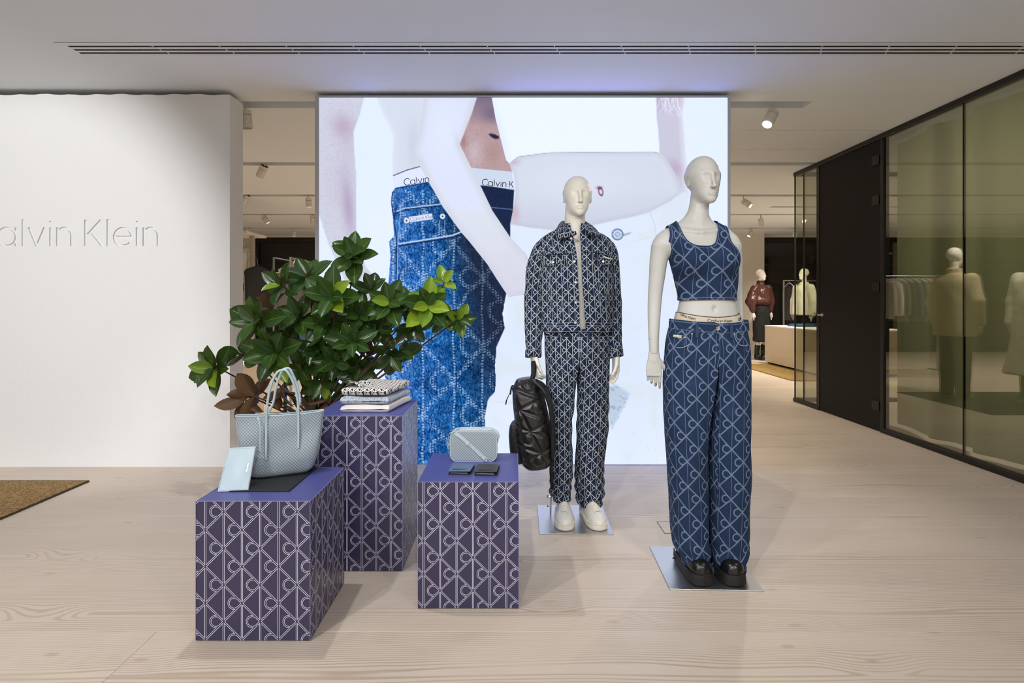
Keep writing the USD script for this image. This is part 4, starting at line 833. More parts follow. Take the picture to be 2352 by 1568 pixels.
def add_head(f, c, yaw, S=1.0, fem=False, pitch=0.0):
    """head of height .235*S, face towards -y, turned by yaw"""
    Rm = rot_z(yaw) @ rot_x(pitch); c = np.array(c, float); p = lambda x, y, z: c + Rm @ (np.array([x, y, z]) * S)
    def ell(x, y, z, a, b, d, k=.01, mode='add', extra=None): f.ell(p(x, y, z), np.array([a, b, d]) * S, k * S, mode, Rm if extra is None else Rm @ extra)
    w = .97 if fem else 1.0
    ell(0, .016, .030, .0765 * w, .0965, .0875)
    f.loft([(z * S, 0, y * S, a * S * w, b * S) for z, y, a, b in ((-.1175, -.058, .014, .020), (-.112, -.055, .025, .029), (-.100, -.048, .0375, .041), (-.082, -.038, .0490, .053), (-.060, -.027, .0575, .063), (-.035, -.016, .0640, .073), (-.008, -.005, .0690, .082), (.022, .006, .0710, .087))], .034 * S, 2.1, 'add', c, Rm)
    for sx in (-1, 1):
        ell(sx * .0295, -.0995, .006, .0180, .0195, .0110 if not fem else .0135, .020, 'cut')                 # soft eye hollows
        e = rot_z(sx * 14)
        ell(sx * .0755 * w, .014, -.010, .0060, .0170, .0285, .007, 'add', e); ell(sx * .0820 * w, .008, -.006, .004, .0085, .016, .006, 'cut', e)
    f.cone(p(0, -.0850, .016), p(0, -.1060, -.041), .0068 * S, .0080 * S, .013 * S)      # nose
    ell(0, -.1035, -.0450, .0115, .0098, .0060, .007)
    for sx in (-1, 1): ell(sx * .0090, -.0965, -.0465, .0050, .0070, .0050, .005)
    ell(0, -.0895, -.0705, .0200 if not fem else .0185, .0085, .0044 if not fem else .0054, .007); ell(0, -.0885, -.0800, .0165, .0090, .0054 if not fem else .0066, .007)        # lips
    f.cone(p(-.020, -.0960, -.0757), p(.020, -.0960, -.0757), .0009 * S, .0009 * S, .0035 * S, 'cut')
    ell(0, -.0785, -.103, .017, .0115, .0120, .016)                              # chin
    return p
def hand_mesh(L=1.0, curl=(18, 22, 26, 30), spread=6.0, thumb=(34, 18), step=.0024, side=1):
    """hand hanging down from the wrist at the origin, palm towards -x*side... returned with fingers along -z, thumb towards -y"""
    f = Field(np.arange(-.075, .075, step), np.arange(-.085, .085, step), np.arange(-.235, .05, step))
    f.cone((0, 0, .045), (0, 0, -.02), .0215, .020, .01, sq=(1.25, .85, 1)); f.loft([(-.105, 0, 0, .0110, .0365), (-.08, 0, 0, .0130, .040), (-.045, 0, 0, .0150, .0365), (-.015, 0, 0, .0165, .028), (.01, 0, 0, .0165, .0225)], .012, 2.4)
    for j, (y, l, r) in enumerate(((-.0285, .076, .0082), (-.0095, .086, .0085), (.0100, .080, .0081), (.0280, .064, .0072))):
        a = np.array([0, y, -.098]); c = 0.0; segs = (.46, .31, .23); fan = math.radians((y / .03) * spread)
        for q, sg in enumerate(segs):
            c += math.radians(curl[j] * (.55, 1.0, .8)[q]); d = np.array([-math.sin(c) * side, math.sin(fan) * math.cos(c), -math.cos(c) * math.cos(fan)]); b = a + d * l * sg
            f.cone(a, b, r * (1 - .11 * q), r * (1 - .11 * (q + 1)), .0035 if q else .006); a = b
    a = np.array([-.004 * side, -.026, -.028]); t0, t1 = (math.radians(v) for v in thumb)
    for q, (l, r) in enumerate(((.042, .0120), (.032, .0098), (.026, .0086))):
        c = t0 - q * math.radians(12); d = np.array([-math.sin(t1) * side * (.6 + .5 * q), -math.sin(c), -math.cos(c)]); d /= np.linalg.norm(d); b = a + d * l; f.cone(a, b, r, r * .88, .007 if q == 0 else .003); a = b
    return f.mesh()
def mannequin_paint(name, col):
    g = G(); return g.pbr(name, base_color=col, roughness=.42, specular_ior_level=.45)
M_cream = mannequin_paint('mannequin_cream', lin(234, 230, 217)); M_greige = mannequin_paint('mannequin_pale_grey', lin(197, 196, 190))
# ------------------------------------------------------------------ clothes
def denim(name, base, dark, ink, col, wd, wv, soft=.35, broken=0.0, row=1.0):
    g = G(); v, u, w = g.uv(); dv, dd = monogram(u / col, w / (col * row))
    n = g.noise(v, 260., 2.0, .6); tw = g.math('sine', (u * 2600.0 + w * 2600.0)); sl = g.noise(g.comb(u * 1500., w * 240., 0.0), 1.0, 2.0)
    wear = g.noise(v, 9., 3.0)
    c = g.mix(dark, base, g.smooth(n * .5 + sl * .5, .30, .72)); c = g.mix(c, tuple(min(1, x * 1.7 + .012) for x in base), g.smooth(wear, .52, .80) * .30)
    br = 1.0 if not broken else 1.0 - g.smooth(g.math('sine', u * 3600.0 - w * 1500.0) * .5 + sl, .25, .75) * broken
    a = g.smooth(dd, wd * (1 - soft), wd * (1 + soft), 1.0, 0.0); b = g.smooth(dv, wv * (1 - soft), wv * (1 + soft), 1.0, 0.0)
    m = g.math('maximum', a, b * (.9 if not broken else .75)) * br * (g.smooth(sl, .1, .5) * .35 + .65)
    c = g.mix(c, ink, m)
    return g.pbr(name, base_color=c, roughness=.88, specular_ior_level=.2, normal=g.bump(tw * .25 + sl + m * .8, .25, .0006))
DB, DD_, DI = lin(38, 50, 78), lin(20, 27, 44), lin(180, 188, 192)
M_dmale = denim('monogram_denim_dark', DB, DD_, DI, .0312, .057, .045)
M_dmaleh = denim('monogram_denim_dark_band', DB, DD_, DI, .0312, .057, .045)
M_dfem = denim('monogram_denim_blue', lin(42, 61, 94), lin(23, 37, 62), lin(132, 150, 174), .0505, .050, .020, .4, .7, 1.06)
M_dplain = plain('dark_denim_plain', lin(40, 50, 74), .88); M_seam = plain('denim_seam', lin(20, 26, 42), .9); M_thread = plain('pale_thread', lin(150, 160, 176), .9); M_threadb = plain('blue_thread', lin(104, 124, 156), .9)
M_button = plain('metal_button', lin(206, 204, 194), .28, 1.0); M_label = plain('woven_label', lin(226, 218, 204), .8)
def leg(side, rows, cx, hemz, folds, n=56, taper=0.0):
    """rows: (z, outer x, inner x, y centre, half depth, amount of half-hip shape)"""
    q = np.array(sorted(rows), float); f = [PchipInterpolator(q[:, 0], q[:, j]) for j in range(1, 6)]; zs = np.linspace(q[0, 0], q[-1, 0], 110); R_ = []
    t = np.arange(n) / n; fr = .74; th = np.where(t < fr, -50 + 280 * t / fr, 230 + 80 * (t - fr) / (1 - fr)); th = np.radians(th)
    for z in zs:
        o, i, cy, b, k = (float(g_(z)) for g_ in f); c, a = (o + i) / 2, abs(o - i) / 2
        B = np.c_[c + side * a * np.sign(np.sin(th)) * np.abs(np.sin(th)) ** .9, cy - b * np.sign(np.cos(th)) * np.abs(np.cos(th)) ** .9]
        W = abs(o - cx); ta = np.where(t < fr, t / fr * PI, 0); A = np.where((t < fr)[:, None], np.c_[cx + side * W * np.sin(ta) ** .92, cy - b * np.sign(np.cos(ta)) * np.abs(np.cos(ta)) ** .92], np.c_[np.full(n, cx + side * .003), cy + b * (1 - 2 * (t - fr) / (1 - fr))])
        P = A * k + B * (1 - k); ctr = P.mean(0); d = P - ctr; L = np.linalg.norm(d, axis=1, keepdims=True); P = P + d / np.maximum(L, 1e-6) * folds(th, z, k)[:, None]
        R_.append(np.c_[P, np.full(n, z) + hemz(P, z)])
    R_.reverse()
    def uvf(A):
        L = np.concatenate([np.zeros((len(A), 1)), np.cumsum(np.linalg.norm(np.diff(A, axis=1), axis=2), 1)], 1); j = int(fr * 50 / 280 * n) + 3
        return np.stack([side * (L - L[:, j:j + 1]), A[..., 2]], -1)
    # a turned-in hem gives the cloth its thickness
    h = R_[-1]; c = h.mean(0); R_ += [c + (h - c) * np.array([.975, .975, 1]) + np.array([0, 0, .0005]), c + (h - c) * np.array([.965, .965, 1]) + np.array([0, 0, .05])]
    me, uv = loft(R_, uvf)
    if side < 0: me.invert()
    return me, uv, np.array(R_)
def strip(curveA, curveB, n=24, th=.004, push=None):
    """a strip of cloth between two curves, with thickness; uv in metres"""
    a, b = spline(curveA, n), spline(curveB, n); rows = []
    for s in np.linspace(0, 1, 7): rows.append(a * (1 - s) + b * s + (push(s) if push is not None else 0))
    return loft(rows, 'arc', closed=False)
def sneaker(parent, x, y, rz, z0, Lh=.292, white=True, mats=None):
    up, so, la, ln = mats
    st = np.array([0, .006, .02, .045, .08, .12, .16, .20, .24, .27, .286, .292]) / .292 * Lh; w = [.0015, .018, .033, .0435, .0490, .0480, .0425, .0385, .0365, .0345, .024, .006]; h = [.004, .019, .034, .046, .058, .070, .082, .095, .103, .106, .100, .085]
    if not white: w = [.002, .022, .036, .0430, .0460, .0440, .0410, .0385, .0370, .0350, .027, .008]; h = [.006, .032, .046, .054, .060, .070, .086, .100, .106, .106, .100, .080]
    fw, fh = PchipInterpolator(st, w), PchipInterpolator(st, h); sole = .030 if white else .046
    M = np.eye(4); M[:3, :3] = rot_z(rz); M[:3, 3] = (x, y, z0)
    pos = lambda P: (np.asarray(P) @ M[:3, :3].T) + M[:3, 3]
    rows = []
    for s in np.linspace(0, Lh, 40):
        a, hh = float(fw(s)), float(fh(s)); t = np.linspace(0, PI, 22); px_ = -a * np.cos(t) * (1.0 - .16 * np.sin(t) * np.clip((s - .1) / .1, 0, 1)); pz = sole - .004 + hh * np.sin(t) ** .75
        rows.append(pos(np.c_[px_, np.full(22, -Lh / 2 + s), pz]))
    me, uv = loft(rows, 'arc', closed=False); sh = thing_part('shoe', parent)
    obj('upper', me, up, sh, smooth=True)
    oc = np.array([(-(float(fw(s)) + .0045), -Lh / 2 + s) for s in np.linspace(0.0, Lh, 30)] + [((float(fw(s)) + .0045), -Lh / 2 + s) for s in np.linspace(Lh, 0.0, 30)])
    pg = Polygon(oc).buffer(.004).buffer(-.002).simplify(.0004)
    def lay(pg, z, y0=0): c = np.array(pg.exterior.segmentize(.004).coords)[:-1]; return pos(np.c_[c, np.full(len(c), z)])
    base = np.array(pg.exterior.coords)[:-1]; c0 = base.mean(0)
    R_ = [pos(np.c_[c0 + (base - c0) * k, np.full(len(base), z)]) for k, z in ((.94, .0), (.985, .004), (1.0, .009), (1.0 if white else 1.01, sole * .6), (.995, sole - .004), (.975, sole), (.90, sole + .0005))]
    me, uv = loft(R_, 'arc', cap0=True, cap1=True); obj('sole', me, so, sh, smooth=40)
    obj('welt', sweep(pos(np.c_[c0 + (base - c0) * 1.0, np.full(len(base), sole + .001)]), .0016, 6, closed=True), so if white else ln, sh, smooth=50)
    top_ = lambda u, s, o=.0015: pos(np.array([[u * float(fw(s)) * .55, -Lh / 2 + s, sole - .004 + float(fh(s)) * (1 - .22 * abs(u) ** 2) + o]]))[0]
    if white:
        for k in range(6):
            s = .068 + .0150 * k; obj('lace', sweep(spline([top_(-.62, s, .002), top_(0, s + (.006 if k % 2 else -.004), .0065), top_(.62, s + .003, .002)], 9), .003, flat=(.0042, .0016), up=tuple(M[:3, :3] @ np.array([0, .8, .6]))), la, sh, smooth=40)
            for u in (-.70, .70): obj('eyelet', sph(top_(u, s, .0012), .0024, 1), ln, sh)
        obj('toe_seam', sweep(spline([top_(-1.25, .030, .0), top_(-.80, .048, .001), top_(-.5, .060, .001), top_(.5, .060, .001), top_(.80, .048, .001), top_(1.25, .030, .0)], 30), .0008, 5), ln, sh)
        obj('tongue', loft([spline([top_(-.55, s, .0028), top_(0, s, .0045), top_(.55, s, .0028)], 7) for s in np.linspace(.062, .18, 8)], 'arc', closed=False)[0], up, sh, smooth=True)
    else:
        obj('apron_seam', sweep(spline([top_(-1.05, .15, .0), top_(-.85, .085, .002), top_(-.5, .052, .003), top_(.5, .052, .003), top_(.85, .085, .002), top_(1.05, .15, .0)], 30), .0028, 6), ln, sh, smooth=50)
        for k in range(9): obj('tread_notch', T(bx(-.002, .002, -.001, .001, .0, .008), 0, 0, 0).apply_transform(M @ trimesh.transformations.translation_matrix([float(-.04 + .01 * k), -Lh / 2 + .006 + .35 * abs(k - 4) ** 2 * .003 - .0045, .002])), so, sh)
    return sh
def thing_part(name, parent):
    pp = str(parent.GetPath()); return UsdGeom.Xform.Define(stage, pp + '/' + numbered(pp, name)).GetPrim()
M_shoe_w = plain('white_shoe_leather', lin(234, 230, 220), .45); M_sole_w = plain('white_rubber', lin(236, 230, 216), .55); M_lace = plain('white_lace', lin(238, 232, 216), .85); M_eye = plain('shoe_line', lin(150, 146, 136), .7)
M_boot = plain('black_leather', lin(17, 16, 15), .28, specular_ior_level=.6); M_bsole = plain('black_rubber', lin(24, 23, 22), .6); M_bline = plain('black_welt', lin(34, 32, 30), .4)
def tube_garment(path, rad, n=32, m=44, folds=None, start=PI / 2, sq=1.0):
    p = spline(path, m); r = PchipInterpolator(np.linspace(0, 1, len(rad)), rad)(np.linspace(0, 1, m)); tt_ = np.gradient(p, axis=0); tt_ /= np.linalg.norm(tt_, axis=1, keepdims=True); R_ = []
    a = start + np.linspace(0, 2 * PI, n, endpoint=False)
    for i in range(m):
        x = np.array([1.0, 0, 0]) - tt_[i] * tt_[i][0]; x /= np.linalg.norm(x); y = np.cross(tt_[i], x); y = y if y[1] > 0 else -y
        rr = r[i] * (1 + (folds(a, i / (m - 1)) if folds else 0)); R_.append(p[i] + (np.cos(a) * rr)[:, None] * x + (np.sin(a) * rr * sq)[:, None] * y)
    return R_
def sleeve_uv(A):
    L = np.concatenate([np.zeros((len(A), 1)), np.cumsum(np.linalg.norm(np.diff(A, axis=1), axis=2), 1)], 1); L = L - L[:, A.shape[1] // 2][:, None]
    return np.stack([L, A[..., 2]], -1)

# ================================================================== the man
MS = .0023954
mx = lambda px: (px - 1326.5) * MS
mz = lambda py: CH - (py - CY) * MS
man = thing('mannequin', 'cream male mannequin in an open dark denim jacket and jeans with white ring print', 'mannequin', (.3605, 3.13, 0))
f = Field(axis_grid([(-.30, -.10, .006), (-.10, .10, .003), (.10, .30, .006)]), axis_grid([(-.14, .18, .0035)]), axis_grid([(.0, 1.46, .008), (1.46, 1.91, .003)]))
f.loft([(.90, 0, .0, .100, .070), (1.05, -.003, 0, .142, .092), (1.20, -.006, 0, .150, .100), (1.36, -.008, .002, .166, .108), (1.44, -.01, .004, .165, .104), (1.50, -.012, .012, .135, .085), (1.545, -.016, .018, .085, .065), (1.575, -.018, .02, .062, .058)], .02, 2.3)
f.cone((-.018, .022, 1.54), (-.010, .016, 1.70), .060, .0555, .03)
hd = add_head(f, (0.0, .0, mz(450.7)), 3, .973)
for sx in (-1, 1):
    lx_ = -.086 if sx < 0 else .083; f.cone((sx * .060, 0, .90), (lx_, .0, .5), .042, .034, .02); f.cone((lx_, .0, .5), (lx_ + .003, .035, .10), .034, .030, .015)
    f.cone((sx * .15 - .01, .01, 1.47), (sx * .21 - .02, .02, 1.24), .038, .034, .03); f.cone((sx * .21 - .02, .02, 1.24), (sx * .225 - .018, -.02, .90), .034, .024, .01)
hl = hand_mesh(1.0, (52, 46, 44, 40), 3, (22, 20), .0026, -1); R(hl, 14, (0, 0, 1)); hl.apply_scale(.98); T(hl, -.240, -.030, .915)
hr = hand_mesh(1.0, (22, 28, 34, 40), 5, (26, 24), .0026, 1); R(hr, 12, (0, 0, 1)); hr.apply_scale(.98); T(hr, .206, -.026, .915)
obj('body', cat(f.mesh(), hl, hr), M_cream, man, smooth=True)
# jacket
jW = PchipInterpolator([1.03, 1.06, 1.12, 1.25, 1.38, 1.42, 1.45, 1.49, 1.52, 1.54, 1.555, 1.57, 1.585, 1.60, 1.62], [.186, .194, .200, .2015, .204, .208, .213, .214, .206, .192, .172, .145, .116, .092, .074])
jD = PchipInterpolator([1.03, 1.08, 1.25, 1.40, 1.46, 1.50, 1.53, 1.56, 1.60, 1.62], [.120, .130, .134, .136, .128, .116, .104, .090, .076, .070])
jxc = lambda z: np.interp(z, [1.03, 1.4, 1.5, 1.62], [-.003, -.006, -.012, -.017]); jyc = lambda z: np.interp(z, [1.03, 1.45, 1.62], [.0, .004, .02])
gl = PchipInterpolator([1.03, 1.18, 1.32, 1.42, 1.54, 1.62], [-.003, -.005, -.011, -.015, -.031, -.045]); gr_ = PchipInterpolator([1.03, 1.07, 1.18, 1.32, 1.42, 1.54, 1.62], [.026, .022, .0145, .0055, .002, .001, .014])
mxf = lambda px: (px - 1176) * 3.0 / F - .3605
mzf = lambda py: CH - (py - CY) * 3.0 / F
def jsurf(x, z, o=.003):
    W, Dp = float(jW(z)), float(jD(z)); q = np.clip((x - jxc(z)) / W, -.98, .98); return float(jyc(z) - Dp * math.sqrt(max(0, 1 - abs(q) ** 2.3)) ** .87 - o)
jk = thing_part('jacket', man); tag(jk, 'dark denim jacket covered in pale ring and lattice print')
jrows = {-1: [], 1: []}; zs = np.linspace(1.045, 1.62, 70)
for sd in (-1, 1):
    for z in zs[::-1]:
        W, Dp, xc, yc = float(jW(z)), float(jD(z)), jxc(z), jyc(z); x0 = float(gl(z) if sd < 0 else gr_(z))
        t0 = math.asin(np.clip((x0 - xc) / W, -.9, .9)); t = np.linspace(t0, sd * PI, 46); s_, c_2 = np.sin(t), np.cos(t)
        x = xc + W * np.sign(s_) * np.abs(s_) ** .93; y = yc - Dp * np.sign(c_2) * np.abs(c_2) ** .87
        P = np.c_[x, y, np.full(46, z)]
        fo = (meshkit.fbm(np.c_[x * 9, y * 9, np.full(46, z * 5)], 3, 4) - .5) * .016 + .0045 * np.sin(t * 9 + sd + z * 6) * np.clip((1.36 - z) / .15, 0, 1) * np.clip(np.abs(s_) * 1.6 - .3, 0, 1) + .006 * np.sin(z * 60 + t * 3) * np.exp(-((z - 1.40) / .05) ** 2) * np.clip(np.abs(s_) - .6, 0, 1) * 2
        P[:, 0] += s_ * fo * np.clip((1.6 - z) / .05, 0, 1); P[:, 1] -= c_2 * fo * np.clip((1.6 - z) / .05, 0, 1) * np.clip(np.abs(t - t0) * 4, 0, 1)
        jrows[sd].append(P)
Vs, Us, Fs, k = [], [], [], 0
def addm(me, uv):
    global k
    Vs.append(np.asarray(me.vertices)); Us.append(uv); Fs.append(np.asarray(me.faces) + k); k += len(me.vertices)
for sd in (-1, 1):
    A = jrows[sd]
    edge = np.array([r[0] for r in A]); A2 = [np.vstack([[e + np.array([-sd * .0 + sd * .004, .012, 0])], [e + np.array([0, .004, 0])], r]) for e, r in zip(edge, A)]
    def uvf(B, sd=sd):
        L = np.concatenate([np.zeros((len(B), 1)), np.cumsum(np.linalg.norm(np.diff(B, axis=1), axis=2), 1)], 1); yk = (B[..., 2] > 1.459) * .0171
        return np.stack([sd * L + (.006 if sd < 0 else .02), B[..., 2] + yk + .004], -1)
    me, uv = loft(A2, uvf, closed=False)
    if sd < 0: me.invert()
    addm(me, uv)
SL_ = {-1: ([(-.15, 0, 1.515), (-.190, .0, 1.488), (-.212, .01, 1.42), (-.226, .02, 1.33), (-.232, .03, 1.255), (-.236, .02, 1.12), (-.242, -.015, .97), (-.243, -.025, .925)], [.036, .054, .060, .0585, .057, .0555, .047, .043]),
       1: ([(.125, 0, 1.515), (.162, .0, 1.488), (.176, .01, 1.42), (.182, .02, 1.33), (.187, .03, 1.255), (.192, .02, 1.12), (.200, -.01, .97), (.206, -.02, .925)], [.036, .052, .056, .0555, .056, .0555, .0455, .040])}
slv = {}
for sd, (pa, ra) in SL_.items():
    fo = lambda a, s: .035 * np.sin(a * 2 + s * 14) * np.exp(-((s - .55) / .12) ** 2) * 1.2 + .03 * np.sin(s * 60 + a) * np.clip((s - .72) * 4, 0, 1) + (meshkit.fbm(np.c_[np.cos(a) * 1.4, np.sin(a) * 1.4, np.full(len(a), s * 7 + sd)], 3, 8) - .5) * .16
    R_ = tube_garment(pa, ra, 34, 56, fo); slv[sd] = R_[-1]; me, uv = loft(R_, sleeve_uv); addm(me, uv + np.array([.011 * sd, .003]))
obj('shell', trimesh.Trimesh(np.vstack(Vs), np.vstack(Fs), process=False), M_dmale, jk, smooth=True, uv=np.vstack(Us))
for sd in (-1, 1):
    c = slv[sd].mean(0); ctr = c + np.array([0, 0, -.012]); q = slv[sd] - c
    R_ = [c + q * 1.0 + np.array([0, 0, .004]), c + q * 1.06 + np.array([0, 0, .002]), c + q * 1.06 + np.array([.0015 * sd, -.003, -.032]), c + q * 1.02 + np.array([.0015 * sd, -.003, -.034]), c + q * .96 + np.array([0, -.002, -.01])]
    me, uv = loft(R_, sleeve_uv); obj('cuff', me, M_dmaleh, jk, smooth=True, uv=uv); obj('cuff_stitch', sweep(R_[1] + np.array([0, 0, .001]), .0012, 5, closed=True), M_thread, jk)
wb = []
for dz, o in ((0.050, .000), (.048, .005), (.001, .003), (.0, .0), (.0, -.004)):
    W, Dp = .1965 + o, .1325 + o; t = np.linspace(math.asin(.029 / W), 2 * PI + math.asin(.001 / W), 90); s_, c_2 = np.sin(t), np.cos(t)
    wb.append(np.c_[-.003 + W * np.sign(s_) * np.abs(s_) ** .93, -Dp * np.sign(c_2) * np.abs(c_2) ** .87, 1.030 + dz + .008 * c_2 - .004 * np.abs(np.sin(t * 2.5))])
me, uv = loft(wb, 'grid', closed=False); obj('hem_band', me, M_dmaleh, jk, smooth=35, uv=None) if False else obj('hem_band', me, M_dmaleh, jk, smooth=True, uv=uv[:, ::-1] + np.array([.010, 0]))
obj('hem_stitch', sweep(wb[1] + np.array([0, -.0005, .0]), .0011, 5), M_thread, jk)
ci = [(-.032, -.122, 1.558), (-.0587, -.088, 1.590), (-.0795, -.03, 1.622), (-.082, .03, 1.642), (-.017, .092, 1.652), (.050, .03, 1.640), (.046, -.03, 1.612), (.036, -.085, 1.582), (.024, -.122, 1.558)]
co = [(-.020, -.140, 1.552), (-.109, -.130, 1.530), (-.122, -.070, 1.566), (-.120, .0, 1.588), (-.017, .130, 1.590), (.088, .0, 1.588), (.100, -.070, 1.576), (.0965, -.130, 1.538), (.032, -.140, 1.562)]
def coll(A, B, th): 
    a, b = spline(A, 80), spline(B, 80); return [a * (1 - s) + b * s + np.array([0, -.012 * math.sin(PI * s), .010 * math.sin(PI * s)]) for s in np.linspace(0, 1, 8)]
cr = coll(ci, co, .004); cr += [cr[-1] + np.array([0, .003, -.004]), cr[-1] * np.array([.8, .8, 1]) + np.array([0, 0, -.001])]
me, uv = loft(cr, 'grid', closed=False); obj('collar', me, M_dmaleh, jk, smooth=True, uv=uv)
st_ = [np.array([0, 0, .010]) + p for p in ci]; st2 = [(p[0] * 1.0, p[1], p[2] - .03) for p in ci[1:-1]]; me, uv = loft([spline(st2, 60), spline(ci[1:-1], 60)], 'grid', closed=False); obj('collar_stand', me, M_dmaleh, jk, smooth=True, uv=uv)
def patch(poly, o, mat, nm, par, surf, step=.008):
    """a flat outline (x, z) laid on a surface"""
    pg = Polygon(poly).buffer(0); x0, z0, x1, z1 = pg.bounds; pts = [c for c in pg.exterior.segmentize(step).coords[:-1]]
    tri = trimesh.creation.triangulate_polygon(Polygon(pts), engine='earcut') if False else None
    me = trimesh.creation.extrude_polygon(Polygon(pts), .001, engine='earcut'); me = me.subdivide_to_size(step * 2.5) if False else me
    v = np.asarray(me.vertices); fr_ = v[:, 2] > .0005
    me.vertices = np.array([[a, surf(a, b, o if fl else .0), b] for (a, b, _), fl in zip(v, fr_)])
    return obj(nm, me, mat, par, smooth=False, uv=v[:, :2]) 
for poly in ([(1250, 587), (1296, 586), (1296, 595), (1271.5, 610), (1249, 607)], [(1363, 581), (1386, 583), (1411, 587), (1411, 603), (1387, 608.5), (1363, 590)]):
    P_ = [(mxf(a), mzf(b)) for a, b in poly]; patch(P_, .0125, M_dmaleh, 'pocket_flap', jk, jsurf)
    obj('flap_edge', sweep(np.array([(a, jsurf(a, b, .0128), b) for a, b in np.array(LineString(P_[1:] + P_[:1]).segmentize(.006).coords)]), .0011, 5), M_thread, jk)
for bxp in ((1313, 546), (1318.4, 600), (1321, 647.4), (1321.4, 693.6), (1320.5, 739.5), (1270.4, 601), (1385, 599.5)):
    a, b = mxf(bxp[0]), mzf(bxp[1]); y = jsurf(a, b, .007 if bxp[0] > 1300 and bxp[0] < 1350 else .0125); bt = lathe([(0, .0), (.0075, .0), (.0082, -.0015), (.0070, -.0035), (.0045, -.0028), (0, -.0030)], 18); R(bt, -90, (1, 0, 0)); T(bt, a, y - .004, b); obj('button', bt, M_button, jk, smooth=35)
def line_on(surf, pts, o, r=.0011, n=40): return sweep(np.array([(a, surf(a, b, o), b) for a, b in spline([(p[0], p[1]) for p in pts], n)]), r, 5)
obj('yoke_seam', cat(line_on(jsurf, [(mxf(1246), mzf(585)), (mxf(1290), mzf(583)), (mxf(1323), mzf(583))], .0035, .0014), line_on(jsurf, [(mxf(1336), mzf(578)), (mxf(1370), mzf(580)), (mxf(1408), mzf(585))], .0035, .0014)), M_seam, jk)
for p0, p1 in (((1297, 596), (1287, 728)), ((1262, 606), (1266, 728)), ((1362, 594), (1382, 730)), ((1400, 606), (1394, 726))): obj('panel_seam', line_on(jsurf, [(mxf(p0[0]), mzf(p0[1])), (mxf(p1[0]), mzf(p1[1]))], .0062, .0013), M_thread, jk)
for gx_, sd in ((gl, -1), (gr_, 1)): obj('front_edge', sweep(np.array([jrows[sd][i][0] + np.array([0, -.001, 0]) for i in range(8, 70, 3)]), .0013, 5), M_thread, jk)
patch([(mxf(1388), mzf(587.5)), (mxf(1405), mzf(592)), (mxf(1405), mzf(595)), (mxf(1388), mzf(591))], .0150, M_label, 'name_label', jk, jsurf)
# jeans
jn = thing_part('jeans', man); tag(jn, 'dark denim jeans with the same pale ring print')
hipk = lambda py: mz(py)
Lrows = [(mz(762), mx(1251), mx(1326), .0, .112, 1), (mz(800), mx(1251), mx(1326), .0, .114, 1), (mz(836), mx(1253), mx(1325.5), .0, .108, .9), (mz(862), mx(1254), mx(1324), .0, .102, .45), (mz(900), mx(1257), mx(1319), .003, .093, .08), (mz(940), mx(1262), mx(1317), .004, .086, 0), (mz(1000), mx(1264), mx(1314), .008, .083, 0), (mz(1060), mx(1266), mx(1315.5), .018, .083, 0), (mz(1100), mx(1264), mx(1316), .028, .085, 0), (mz(1125), mx(1262), mx(1313), .034, .084, 0), (mz(1152), mx(1269), mx(1310), .036, .078, 0)]
Rrows = [(mz(762), mx(1402), mx(1326), .0, .112, 1), (mz(800), mx(1401.5), mx(1326), .0, .114, 1), (mz(836), mx(1400.5), mx(1325.5), .0, .108, .9), (mz(862), mx(1400), mx(1325), .0, .102, .45), (mz(900), mx(1399.5), mx(1326), .003, .095, .08), (mz(940), mx(1398.5), mx(1325), .004, .090, 0), (mz(1000), mx(1395), mx(1325.5), .008, .087, 0), (mz(1060), mx(1390), mx(1322), .018, .086, 0), (mz(1100), mx(1388), mx(1321), .028, .087, 0), (mz(1135), mx(1388), mx(1324), .034, .086, 0), (mz(1166), mx(1381), mx(1329), .036, .080, 0)]
hem = lambda P, z: np.where(z < .2, .012 * np.clip(.5 - P[:, 1] / .10, 0, 1) * np.clip((.16 - z) / .1, 0, 1), 0)
for sd, rw in ((-1, Lrows), (1, Rrows)):
    fo = lambda th, z, k, sd=sd: (meshkit.fbm(np.c_[np.cos(th) * 1.3, np.sin(th) * 1.3, np.full(len(th), z * 6 + sd * 3)], 3, 12) - .5) * .014 * (1 - k * .7) + np.clip((.30 - z) / .18, 0, 1) * .0075 * np.sin(z * 95 + 2.2 * np.sin(th + sd)) + .004 * np.sin(z * 48 + th * 2) * np.exp(-((z - .55) / .1) ** 2)
    me, uv, R_ = leg(sd, rw, mx(1326), hem, fo); obj('leg', me, M_dmale, jn, smooth=True, uv=uv)
def hsurf(x, z, o=.003): return -.113 * math.sqrt(max(0.05, 1 - abs(x / .182) ** 2)) ** .92 - o
wbr = [np.c_[.182 * k * np.sin(t_), -.114 * k * np.sign(np.cos(t_)) * np.abs(np.cos(t_)) ** .92, np.full(80, z)] for t_ in [np.linspace(0, 2 * PI, 80, endpoint=False)] for k, z in ((.97, 1.006), (1.015, 1.008), (1.01, 1.046), (.98, 1.048), (.95, 1.03))]
me, uv = loft([np.roll(r, 40, 0) for r in wbr[::-1]], 'grid'); obj('waistband', me, M_dmaleh, jn, smooth=True, uv=uv[:, ::-1])
bt = lathe([(0, 0), (.008, 0), (.0085, -.002), (.006, -.004), (0, -.003)], 18); R(bt, -90, (1, 0, 0)); T(bt, mxf(1328.5), -.126, mzf(753)); obj('button', bt, M_button, jn, smooth=35)
obj('fly_seam', line_on(hsurf, [(mxf(1330), mzf(763)), (mxf(1333), mzf(800)), (mxf(1327), mzf(838))], .004, .0013), M_thread, jn)
